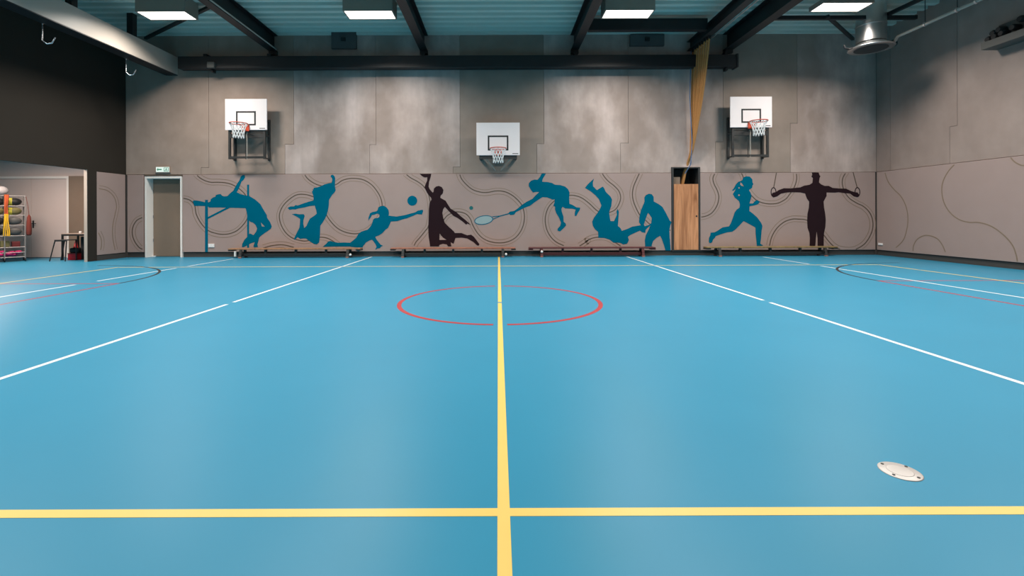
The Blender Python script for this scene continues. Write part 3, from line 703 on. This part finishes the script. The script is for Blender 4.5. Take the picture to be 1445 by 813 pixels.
# long black roller along the far wall
bx0, bz1 = wp(254, 78.5, 13.15); bx1, bz0 = wp(1037, 97, 13.15)
bz1 = wp(703, 79.5, 13.15)[1]; bz0 = wp(703, 96.5, 13.15)[1]
t = thing('curtain_box', 'long black horizontal box running along the far wall above the baskets', 'curtain box', ((bx0+bx1)/2, 13.2, bz0))
MB().box(bx0, 13.05, bz0, bx1, 13.30, bz1, bevel=.012).build('casing', 'steel_black', t)
MB().box(bx1-.01, 13.03, bz0-.02, bx1+.05, 13.32, bz1+.02, bevel=.01).build('end_cap', 'steel_black', t)
for px in (300, 388, 600, 811, 1018):
    MB().box(WX(px)-.05, 13.12, bz1-.002, WX(px)+.05, YW-.001, bz1+.09).build('bracket', 'steel_black', t)
for px in (310, 1018):
    MB().box(WX(px)-.03, 13.1, bz0-.09, WX(px)+.03, 13.25, bz0).build('stop', 'steel_black', t)
cx_, cz_ = wp(298, 92, 13.0)
MB().box(cx_-.10, 12.96, cz_-.08, cx_+.10, 13.05, cz_+.09, bevel=.01).build('motor', 'device', t, label='small grey drive motor')
# big grey beam on the left
gx = WX(252)
t = thing('edge_beam', 'big pale grey steel box beam along the top of the left wall', 'roof beam', (gx-.17, 6, 5.33))
MB().box(gx-.34, YN+.02, 5.342, gx, YW-.01, 5.86, bevel=.006).build('box_beam', 'steel_grey', t)
MB().box(gx-.345, YN+.02, 5.325, gx-.003, YW-.01, 5.342).build('shaded_underside', 'steel_black', t, label='black underside strip with the shade painted in')  # thin black plate: shade under the beam put into its colour
for yy in (11.9, 10.2, 7.5):
    MB().box(gx-.25, yy, 5.86, gx-.10, yy+.15, ZD-.003).build('hanger', 'steel_black', t)
for (yc, lab, dy) in ((11.95, 'bent metal hook under the big grey beam, nearer the corner', .18), (9.75, 'bent metal hook under the big grey beam, at the left picture edge', .18)):
    t = thing('cable_hook', lab, 'hook', (gx-.30, yc, 5.33), 'hooks under the grey beam')
    MB().tube([(gx-.34, yc+dy*.2, 5.318), (gx-.34, yc+dy*.2, 5.29), (gx-.31, yc, 4.95), (gx-.27, yc+.06, 4.90), (gx-.20, yc+.10, 4.93), (gx-.15, yc+.12, 5.06)], .017, 8).build('hook', 'chrome', t)
    MB().lathe([(.035, 0), (.035, .012)], (gx-.32, yc+dy*.2, 5.312), 12).build('mounting_plate', 'chrome', t)
# wall boxes above the roller
for (a, b, c, d, lab) in ((469, 46, 504, 70, 'dark square box on the far wall under the deck, left of the second lamp\'s beam'), (888, 50, 936, 66, 'dark box on the far wall under the deck, below the third lamp')):
    x0, z1 = wp(a, b); x1, z0 = wp(c, d)
    t = thing('wall_box', lab, 'wall box', ((x0+x1)/2, YW, z0))
    MB().box(x0, YW-.10, z0, x1, YW-.002, z1, bevel=.008).build('cabinet', 'wall_box', t)
    MB().box((x0+x1)/2-.07, YW-.15, (z0+z1)/2-.05, (x0+x1)/2+.06, YW-.10, (z0+z1)/2+.06, bevel=.01).build('switch', 'black', t)

# ------------------------------------------------------------------ luminaires
ZL = 6.10
labs = ['leftmost glowing ceiling panel light, between the grey edge beam and the first black beam',
        'glowing ceiling panel light second from the left',
        'glowing ceiling panel light third from the left',
        'rightmost glowing ceiling panel light, beside the round duct']
LX = (-8.05, -3.10, 3.17, 8.13)
for i, x in enumerate(LX):
    luminaire(x, 11.18 if i < 3 else 10.85, ZL, 1.13, .44, labs[i], 'hall ceiling lights', top=ZD if i < 3 else ZL+.10)
    if i == 3:
        tl = [o for o in COL.objects if o.get('label') == labs[3]][0]
        for sx in (-.45, .45): MB().tube([(x+sx, 10.85, ZL+.097), (x+sx, 10.85, ZD)], .012, 8).build('hanger_rod', 'steel_black', tl)
for y in (7.1, 3.0):
    for x in LX: luminaire(x, y, ZL, 1.13, .44, 'glowing ceiling panel light of the rows above the picture edge', 'hall ceiling lights')

# ------------------------------------------------------------------ ventilation duct
dx, dy_ = 9.47, 11.63
t = thing('ventilation_duct', 'round shiny metal ventilation duct with a flared outlet, near the right wall', 'duct', (dx, dy_, 5.4))
MB().lathe([(.314, 5.55), (.314, ZD+.06)], (dx, dy_, 0), 40).build('pipe', 'galv', t)
MB().lathe([(.322, 5.94), (.327, 5.95), (.327, 5.975), (.322, 5.985)], (dx, dy_, 0), 40).build('seam_band', 'galv', t)
MB().lathe([(.36, 5.385), (.475, 5.385), (.49, 5.395), (.48, 5.412), (.40, 5.435), (.335, 5.465), (.316, 5.51)], (dx, dy_, 0), 40).build('flared_outlet', 'galv', t)
MB().lathe([(.355, 5.378), (.30, 5.40), (.02, 5.395)], (dx, dy_, 0), 32).build('outlet_core', 'frame_dark', t, label='dark core of the outlet')
MB().lathe([(.085, -.06), (.09, 0), (.085, .08)], (dx+.50, dy_-.05, 5.50), 18, 'y').build('actuator', 'black', t, label='small black round actuator')
MB().tube([(dx-.47, dy_, 5.41), (dx-.60, dy_-.05, 5.36), (dx-.70, dy_-.05, 5.40), (dx-.72, dy_-.05, 5.47)], .022, 8).build('bracket_arm', 'steel_black', t)
px_ = 9.98
t = thing('cable_pipe', 'thin grey pipe running from the duct along the right wall', 'pipe', (px_, 8, 5.6))
MB().tube([(dx+.50, dy_-.12, 5.53), (px_-.05, dy_-.25, 5.60), (px_, dy_-.5, 5.62), (px_, 3.0, 5.62)], .034, 10).build('tube', 'steel_grey', t)
for yy in (10.7, 9.95, 9.55, 7, 5, 3.05):
    MB().lathe([(.05, -.02), (.05, .02)], (px_, yy, 5.62), 12, 'y').build('clamp', 'galv', t)
    MB().tube([(px_, yy, 5.65), (px_, yy, ZD)], .008, 6).build('hanger_rod', 'steel_black', t)

# ------------------------------------------------------------------ device on the right wall
yd0, zd0 = sp(1407, 73, XR)
yn_ = yd0-1.25
t = thing('wall_device', 'beige metal box with black rollers high on the right wall at the picture edge', 'wall device', (XR-.2, yd0-.6, 4.85))
zb0 = zd0+.03
MB().box(XR-.36, yn_, zb0, XR-.001, yd0, zb0+.16, bevel=.008).build('shelf_box', 'device', t)
MB().box(XR-.10, yn_, zb0+.16, XR-.001, yd0-.12, zb0+.50, bevel=.008).build('back_plate', 'device', t)
for k, (yy, zz) in enumerate(((yd0-.03, .23), (yd0-.13, .33), (yd0-.16, .24), (yd0-.25, .36), (yd0-.30, .26), (yd0-.52, .30), (yd0-.66, .42), (yd0-.85, .30))):
    MB().lathe([(.055, 0), (.07, -.02), (.07, -.14), (.05, -.17)], (XR-.09, yy, zb0+zz), 16, 'x').build('roller', 'black', t)

# ------------------------------------------------------------------ basketball units
def basket(px0, px1, py0, py1, rim_py, frame, label):
    Yb = 13.09
    x0, z1 = wp(px0, py0, Yb); x1, z0 = wp(px1, py1, Yb); xm_ = (x0+x1)/2
    t = thing('basketball_hoop', label, 'basketball hoop', (xm_, YW, z0-.8 if frame else z0-.1), 'basketball hoops on the far wall')
    bd = MB().box(x0, Yb, z0, x1, Yb+.03, z1, bevel=.004).build('backboard', 'board', t, label='white backboard')
    h = z1-z0; w_ = x1-x0
    sw, shh = .60*.95*.9, .42; sz0 = z0+.14 if False else z0+h*.145
    sw = w_*.475; sh_ = h*.46; lw = .045
    L0 = [(xm_-sw/2, sz0), (xm_+sw/2, sz0), (xm_+sw/2, sz0+sh_), (xm_-sw/2, sz0+sh_)]
    L1 = [(xm_-sw/2+lw, sz0+lw), (xm_+sw/2-lw, sz0+lw), (xm_+sw/2-lw, sz0+sh_-lw), (xm_-sw/2+lw, sz0+sh_-lw)]
    MB().prism([L0, L1], lambda x, z, d: (x, Yb-.0015+d, z), .0025).build('target_square', 'black', bd, label='black target square')
    MB().box(x1-.21, Yb-.0015, z0+.035, x1-.045, Yb+.001, z0+.055).build('maker_mark', 'frame_dark', bd)
    rz = wp(xm_*F/12.6+CX, rim_py, 12.6)[1]
    R = .225; rc = Vector((xm_, Yb-.15-R, rz))
    rm = MB().tube([rc+Vector((R*math.cos(a), R*math.sin(a), 0)) for a in [2*math.pi*k/40 for k in range(40)]], .013, 8, closed=True)
    rm.tube([rc+Vector((.10, R*.9, 0)), (xm_+.09, Yb-.02, rz)], .012); rm.tube([rc+Vector((-.10, R*.9, 0)), (xm_-.09, Yb-.02, rz)], .012)
    rm.tube([rc+Vector((0, R, -.0)), (xm_, Yb-.02, rz-.13)], .012)
    rmo = rm.build('rim', 'rim', t, label='orange red rim')
    MB().box(xm_-.10, Yb-.025, rz-.15, xm_+.10, Yb-.002, rz+.03, bevel=.004).build('rim_bracket', 'rim', rmo)
    nb = MB(); n = 12; rows = [(1.0, 0), (.80, -.10), (.66, -.20), (.60, -.30), (.62, -.40)]
    for k in range(n):
        for sgn in (1, -1):
            pts = [rc+Vector((R*f_*math.cos(2*math.pi*(k+sgn*.5*j)/n), R*f_*math.sin(2*math.pi*(k+sgn*.5*j)/n), dz)) for j, (f_, dz) in enumerate(rows)]
            nb.tube(pts, .0075, 5, cap=False)
    nb.build('net', 'net', t, label='white net')
    if frame:
        zf0 = wp(xm_*F/13.05+CX, 224.0 if px0 < 700 else 221.5, 13.05)[1]
        fr = []
        for sx in (-1, 1):
            xx = xm_+sx*.50
            MB().bar((xx, Yb+.06, zf0), (xx, Yb+.06, z0+.35), .055).build('front_post', 'frame_dark', t)
            MB().bar((xx, YW-.035, zf0-.02), (xx, YW-.035, z0+.35), .06).build('wall_rail', 'frame_dark', t)
            for zz in (zf0+.03, z0-.14, z0+.3):
                MB().bar((xx, Yb+.06, zz), (xx, YW-.035, zz), .035).build('side_arm', 'frame_dark', t)
        MB().box(xm_-.50, Yb+.04, z0-.22, xm_+.50, Yb+.09, z0-.10).build('cross_plate', 'frame_dark', t)
        MB().bar((xm_-.50, Yb+.06, zf0+.05), (xm_+.50, Yb+.06, zf0+.05), .05, .06).build('bottom_bar', 'frame_dark', t)
        MB().bar((xm_-.50, Yb+.06, z0-.03), (xm_+.50, Yb+.06, z0-.03), .05, .06).build('top_bar', 'frame_dark', t)
        MB().tube([(xm_, Yb+.05, zf0), (xm_, Yb+.05, z0)], .016, 8).build('spindle', 'steel_grey', t)
        MB().tube([(xm_-.05, Yb+.08, zf0), (xm_-.05, Yb+.08, z0)], .012, 8).build('spindle', 'frame_dark', t)
    else:
        MB().box(xm_-.54, Yb+.03, z0-.10, xm_+.54, Yb+.08, z0+.04, bevel=.004).build('cross_plate', 'frame_dark', t)
        for sx in (-1, 1):
            MB().bar((xm_+sx*.50, Yb+.06, z0-.06), (xm_+sx*.50, YW-.001, z0-.06), .07).build('side_arm', 'frame_dark', t)
            MB().bar((xm_+sx*.50, Yb+.06, z0+.5), (xm_+sx*.50, YW-.001, z0+.5), .07).build('side_arm', 'frame_dark', t)
            MB().bar((xm_+sx*.36, Yb+.08, z0-.07), (xm_+sx*.08, YW-.02, z0-.40), .03).build('brace', 'steel_grey', t)
basket(317.5, 376.5, 139.7, 183.3, 173, True, 'left white basketball backboard with hoop on a black wall frame')
basket(672.2, 733.5, 173.2, 219, 208.5, False, 'middle white basketball backboard with hoop, mounted lowest and without a tall frame')
basket(1030.5, 1089.5, 136.5, 179.6, 169.5, True, 'right white basketball backboard with hoop on a black wall frame')

# ------------------------------------------------------------------ gym benches
def bench(px0, px1, topm, bodym, label, wheel):
    Yc = YW-.26; x0, x1 = WX(px0, Yc), WX(px1, Yc); zt = .275
    t = thing('gym_bench', label, 'bench', ((x0+x1)/2, Yc, 0), 'gym benches along the far wall')
    MB().box(x0, Yc-.13, zt-.035, x1, Yc+.13, zt, bevel=.006).build('seat_board', topm, t)
    MB().box(x0-.01, Yc-.11, zt-.075, x0+.12, Yc+.11, zt-.0352, bevel=.006).build('end_hook', bodym, t)
    MB().box(x1-.12, Yc-.11, zt-.075, x1+.01, Yc+.11, zt-.0352, bevel=.006).build('end_hook', bodym, t)
    MB().box(x0+.33, Yc-.04, .05, x1-.33, Yc+.04, .125, bevel=.005).build('balance_beam', bodym, t)
    for s, xx in ((1, x0+.36), (-1, x1-.36)):
        mb = MB()
        mb.bar((xx, Yc-.15, .024), (xx, Yc-.10, zt-.036), .07, .045); mb.bar((xx, Yc+.15, .024), (xx, Yc+.10, zt-.036), .07, .045)
        mb.box(xx-.035, Yc-.15, .09, xx+.035, Yc+.15, .14)
        lg = mb.build('leg', bodym, t)
        for yy in (Yc-.155, Yc+.155): MB().box(xx-.04, yy-.03, 0, xx+.04, yy+.03, .03, bevel=.006).build('rubber_foot', 'rubber', lg)
    L = x1-x0
    for k in (.27, .5, .73):
        MB().box(x0+L*k-.03, Yc-.03, .125, x0+L*k+.03, Yc+.03, zt-.0352).build('strut', bodym, t)
    if 'l' in wheel: MB().box(x0+.20, Yc-.17, .05, x0+.24, Yc-.12, .20, bevel=.005).build('transport_bracket', 'socket', t, label='white bracket')
    if 'r' in wheel: MB().lathe([(.015, -.02), (.034, -.015), (.034, .015), (.015, .02)], (x1-.27, Yc-.16, .09), 14, 'y').build('wheel', 'socket', t, label='white wheel')
    if 'w' in wheel: MB().lathe([(.015, -.02), (.035, -.015), (.035, .015), (.015, .02)], (x0+.36, Yc-.16, .16), 14, 'y').build('wheel', 'socket', t, label='white wheel')
bench(325, 510, 'bench_wood', 'frame_dark', 'low gym bench with brown wooden top, leftmost along the far wall', 'lr')
bench(552, 727, 'bench_red_wood', 'frame_dark', 'low gym bench with reddish wooden top, under the black basketball player', 'r')
bench(746, 923, 'bench_red', 'bench_red', 'low gym bench painted dark red, under the judo fighters', 'w')
bench(995, 1178, 'bench_olive_wood', 'frame_dark', 'low gym bench with olive brown top, under the runner and gymnast', '')

# ------------------------------------------------------------------ climbing ropes drawn into the niche
nr = 11
for k in range(nr):
    f_ = k/(nr-1)
    top = Vector((xr+.02*math.sin(k*2.1), 13.26-1.0*f_, 5.90))
    zk = wp(976, 212, 13.35)[1]
    neck = Vector((WX(975.5, 13.35)+.012*(k % 3-1), 13.36-.045*(k//3), zk))
    mouth = Vector((WX(968.5)+.012*(k % 3-1), YW+.08+.03*(k//3), 2.42))
    end = Vector((WX(963)+.022*(k % 4-1), YW+.28+.05*(k//4), 1.5))
    out = []
    for j in range(13):
        q = j/12; p = top.lerp(neck, q); p.x += .05*math.sin(math.pi*q)*f_; out.append(p)
    P = [top, neck, mouth, end]
    for i in (1, 2):
        p0, p1, p2 = P[i-1], P[i], P[i+1]; p3 = P[i+2] if i+2 < 4 else P[-1]*2-P[-2]
        if i == 1: p0 = neck+(top-neck)*.3
        for j in range(1, 9):
            tt = j/8
            out.append(.5*((2*p1)+(p2-p0)*tt+(2*p0-5*p1+4*p2-p3)*tt*tt+(3*p1-p0-3*p2+p3)*tt**3))
    t = thing('climbing_rope', 'thick tan climbing rope of the bundle drawn from the rail into the wall niche', 'rope', top, 'bundle of climbing ropes')
    MB().tube(out, .024, 8).build('rope', 'rope', t)
    MB().box(top.x-.03, top.y-.025, 5.895, top.x+.03, top.y+.025, 5.979).build('trolley', 'steel_black', t)
t = thing('pull_cord', 'thin blue pull cord hanging left of the tan climbing ropes', 'cord', (WX(971), 13.3, 5.9))
MB().tube([(WX(972), 13.25, 5.93), (WX(974, 13.2), 13.2, 4.6), (WX(977, 13.2), 13.2, 3.3), (WX(971.5), 13.28, 2.65), (WX(968), YW+.08, 2.4), (WX(966), YW+.2, 1.9)], .014, 8).build('cord', 'blue_rope', t)

# ------------------------------------------------------------------ floor cover plate
pxx, pyy = 1270, 665.5
u, v = unroll(pxx, pyy); Yp = H*F/v; Xp = u*Yp/F
t = thing('floor_socket_cover', 'round steel cover plate lying in the blue floor at the right', 'floor plate', (Xp, Yp, 0))
pr = .082
pl = MB().lathe([(pr, 0), (pr, .002), (pr-.004, .004), (.001, .0045)], (Xp, Yp, 0), 40).build('disc', 'steel_plate', t)
MB().lathe([(pr*.62, .0042), (pr*.62, .0052), (pr*.58, .0056), (.001, .0056)], (Xp, Yp, 0), 32).build('inner_disc', 'steel_plate', t)
for a in (30, 120, 210, 300):
    MB().lathe([(.0065, .0042), (.0065, .0062), (.001, .0064)], (Xp+pr*.82*math.cos(math.radians(a)), Yp+pr*.82*math.sin(math.radians(a)), 0), 12).build('screw', 'frame_dark', t)

# ------------------------------------------------------------------ store room contents
def on_floor(px, py):
    u, v = unroll(px, py); y = H*F/v; return Vector((u*y/F, y, 0))
PR, PL = on_floor(35.7, 368.6), on_floor(6.6, 370.2)
ang = math.atan2(PR.y-PL.y, PR.x-PL.x); BW = (PR-PL).length      # the rack stands at an angle to the wall
RM = Matrix.Translation(PR) @ Matrix.Rotation(ang, 4, 'Z')       # rack frame: x along its front, 0 at the right post, y into its depth
DR = .40
rc_ = lambda x, y, z: tuple(RM @ Vector((x, y, z)))
t = thing('ball_rack', 'tall chrome ball rack on wheels in the store opening', 'rack', rc_(-BW, DR/2, 0))
KZ = PR.length/F/ math.cos(math.atan2(abs(PR.x), PR.y))**0
zat = lambda py, P=PR: H-unroll(21, py)[1]*((PR+PL)/2).y/F
zr = [zat(p) for p in (276.5, 290.7, 304, 318, 333, 349, 356.5)]
xs_ = (0, -BW, -2*BW, -3*BW)
for x in xs_:
    for yy in (0, DR):
        MB().tube([(x, yy, .09), (x, yy, zr[0]+.012)], .014, 8).place(RM).build('post', 'rack_steel', t)
        MB().lathe([(.012, -.014), (.045, -.012), (.045, .012), (.012, .014)], (x, yy, .046), 14, 'x').place(RM).build('wheel', 'black', t)
for z in zr+[.12]:
    for yy in (0, DR): MB().tube([(xs_[-1], yy, z), (0, yy, z)], .009, 8).place(RM).build('rail', 'rack_steel', t)
    for x in xs_: MB().tube([(x, 0, z), (x, DR, z)], .009, 6).place(RM).build('end_rail', 'rack_steel', t)
    for yy in (.12, .27): MB().box(xs_[-1], yy, z-.006, 0, yy+.03, z+.004).place(RM).build('shelf_strip', 'rack_steel', t)
def ball(x, z, m, band, label, group, r=(.155, .11, .105)):
    o = rc_(x, DR/2, z)
    t = thing('ball', label, 'ball', o, group)
    MB().ell((x, DR/2, z+r[2]), r, seg=20).place(RM).build('shell', m, t)
    if band:
        bm_ = MB()
        bm_.lathe([(r[2]*.93, -.055), (r[2]*1.012, -.02), (r[2]*1.012, .02), (r[2]*.93, .055)], (x-.06, DR/2, z+r[2]), 24, 'x')
        bm_.place(RM).build('band', band, t)
names = ['top shelf', 'second shelf', 'third shelf', 'fourth shelf']
mats_ = [('black', 'ball_yellow'), ('ball_olive', 'ball_yellow'), ('ball_grey', None), ('ball_grey', None)]
cols_ = ['black and yellow', 'olive and yellow', 'dark grey', 'dark grey']
for i, z in enumerate(zr[1:5]):
    for j in range(3):
        pos = ('rightmost ball', 'second ball from the right', 'third ball from the right')[j]
        ball(-.20-.318*j, z+.010, mats_[i][0] if j == 0 else 'black' if i != 1 else 'ball_olive', mats_[i][1] if j < 2 else None, '%s oval ball, %s on %s of rack' % (cols_[i] if j < 1 else ('dark' if j == 2 or i > 1 else cols_[i]), pos, names[i]), 'balls on the rack')
ball(-BW-.06, zr[0]+.010, 'ball_light', None, 'pale grey ball lying on top of the rack', 'balls on the rack', (.15, .13, .125))
bx = lambda x0, x1, z0, z1, m, lab: MB().box(x0, .06, z0, x1, .33, z1, bevel=.01).place(RM).build('box', m, label=lab, cat='box', org=rc_((x0+x1)/2, .2, z0))
sx_ = lambda px: (px-35.7)/(35.7-6.6)*BW
bx(sx_(17), sx_(29), zr[5]+.01, zat(341), 'dark_red', 'dark red box on the fifth shelf of the ball rack')
bx(sx_(1), sx_(14), zr[5]+.01, zat(340), 'ball_olive', 'olive yellow box on the fifth shelf of the ball rack')
def pile(x, z, rx, rz, m, lab):
    mb = MB()
    for k in range(7):
        mb.ell((x+rx*random.uniform(-.6, .6), .18+random.uniform(-.06, .06), z+rz*(.4+.5*random.random())), (rx*.45, .10, rz*.36), random.uniform(-.3, .3), 12)
    mb.place(RM).build('cloth_pile', m, label=lab, cat='cloth', org=rc_(x, .2, z))
pile(sx_(19), .131, .17, .14, 'pink_cloth', 'bright pink cloth heap on the lowest shelf of the ball rack')
pile(sx_(1), .131, .12, .14, 'pink_cloth', 'pink cloth heap at the left end of the lowest rack shelf')
# bibs hanging over the front
def strips(x0, x1, z0, z1, n, m, parent, nm, flare=1.0, y=-.03):
    mb = MB()
    for k in range(n):
        f_ = (k+.5)/n; xt = x0+(x1-x0)*f_; xb = (x0+x1)/2+(xt-(x0+x1)/2)*flare
        pts = [(xt+(xb-xt)*q+.006*math.sin(6*q+k), y-.010*math.sin(3*q+k*1.7), z1+(z0-z1)*q) for q in [i/8 for i in range(9)]]
        wv = (x1-x0)/n*1.25
        mb.tube(pts, [wv*.55*(1+.25*math.sin(5*i/8+k)) for i in range(9)], 7)
    mb.place(RM).build(nm, m, parent)
xa, xb = sx_(6.3), sx_(11.6)
t = thing('bib_bundle', 'orange cloth strap hanging down the front of the ball rack', 'cloth', rc_((xa+xb)/2, -.03, zat(303))); strips(xa, xb, zat(303), zat(275), 2, 'orange_cloth', t, 'strap', 1, -.045)
t = thing('bib_bundle', 'yellow sports bibs hanging in a bunch on the ball rack', 'cloth', rc_((xa+xb)/2, -.05, zat(333))); strips(xa-.005, xb+.005, zat(333), zat(302), 4, 'yellow_cloth', t, 'bib', 1.7, -.055)
bm2 = sx_(41.3)
t = thing('drawstring_bag', 'dark red cloth bag hanging on the right end of the ball rack', 'bag', rc_(bm2, 0, zat(333)))
zt_, zl_ = zat(303), zat(333); hh = zt_-zl_
mb = MB(); mb.lathe([(.012, zt_), (.035, zt_-.1*hh), (.050, zt_-.4*hh), (.056, zt_-.7*hh), (.054, zt_-.93*hh), (.04, zt_-.99*hh), (.002, zl_)], (bm2, 0, 0), 14); mb.place(RM).build('bag_body', 'red_cloth', t)
MB().tube([(.016, 0, zat(277)), (bm2-.02, 0, zat(290)), (bm2, 0, zt_-.01)], .006, 6).place(RM).build('cord', 'red_cloth', t)
# table
YT = 12.66
tx0, tx1 = WX(87, YT), WX(126, YT); zt = .735
t = thing('table', 'small table with dark metal legs in the store opening behind the post', 'table', ((tx0+tx1)/2, YT+.25, 0))
MB().box(tx0, YT-.02, zt-.02, tx1, YT+.5, zt, bevel=.004).build('tabletop', 'table_top', t)
for x in (tx0+.02, tx1-.02):
    for yy in (YT, YT+.47): MB().box(x-.018, yy-.018, 0, x+.018, yy+.018, zt-.0202).build('leg', 'black', t)
MB().box(tx0, YT-.015, zt-.065, tx1, YT+.005, zt-.0202).build('apron', 'black', t)
MB().lathe([(.03, zt+.0005), (.035, zt+.05), (.02, zt+.06)], (WX(106.5, YT), YT+.15, 0), 14).build('cup', 'socket', label='small pale cup on the table in the store', cat='cup', org=(WX(106.5, YT), YT+.15, zt))
MB().box(WX(99.5, YT)+.12, YT+.17, 0, tx1-.06, YT+.44, .64, bevel=.01).build('storage_box', 'black', label='black storage box filling the space under the table', cat='box', org=(WX(112, YT), YT+.3, 0))
cr0, cr1 = WX(93.5, YT), WX(107, YT)-.01
t = thing('crate', 'red plastic crate on the floor under the table', 'crate', ((cr0+cr1)/2, YT+.15, 0))
mb = MB(); mb.box(cr0, YT+.04, 0, cr1, YT+.40, .012)
mb.box(cr0, YT+.04, .012, cr0+.012, YT+.40, .17); mb.box(cr1-.012, YT+.04, .012, cr1, YT+.40, .17); mb.box(cr0+.012, YT+.04, .012, cr1-.012, YT+.052, .17); mb.box(cr0+.012, YT+.388, .012, cr1-.012, YT+.40, .17)
mb.build('tub', 'red_plastic', t)
MB().box(cr0-.008, YT+.032, .17, cr1+.008, YT+.408, .19, bevel=.005).build('rim', 'dark_red', t)
MB().box(cr0+.0, YT+.08, .1905, cr1-.02, YT+.36, .33, bevel=.03).build('kit_bag', 'black', label='black bag lying on the red crate under the table', cat='bag', org=((cr0+cr1)/2, YT+.2, .19))
t = thing('marker_cone', 'small red marker cone standing on the black bag under the table', 'cone', (WX(100, YT), YT+.16, .3305))
MB().lathe([(.062, .3305), (.062, .342), (.052, .345), (.014, .55), (.001, .555)], (WX(99.6, YT), YT+.16, 0), 18).build('cone_body', 'red_plastic', t)
# stool
YQ = 12.34
s0, s1 = WX(76, YQ), WX(97, YQ); zs = .575
t = thing('stool', 'dark tubular steel stool with splayed legs in front of the table', 'stool', ((s0+s1)/2, YQ+.15, 0))
MB().box(s0+.02, YQ-.02, zs-.018, s1-.01, YQ+.30, zs+.004, bevel=.006).build('seat', 'frame_dark', t)
for x, dxx in ((s0+.03, -.13), (s1-.06, -.02)):
    for yy, dyy in ((YQ, -.02), (YQ+.28, .02)):
        MB().tube([(x+dxx, yy+dyy, .0), (x+dxx*.1, yy, zs-.06), (x, yy, zs-.02)], .013, 8).build('leg', 'black', t)
MB().tube([(s0+.03, YQ, zs-.03), (s1-.06, YQ, zs-.03)], .011, 8).build('stretcher', 'black', t)
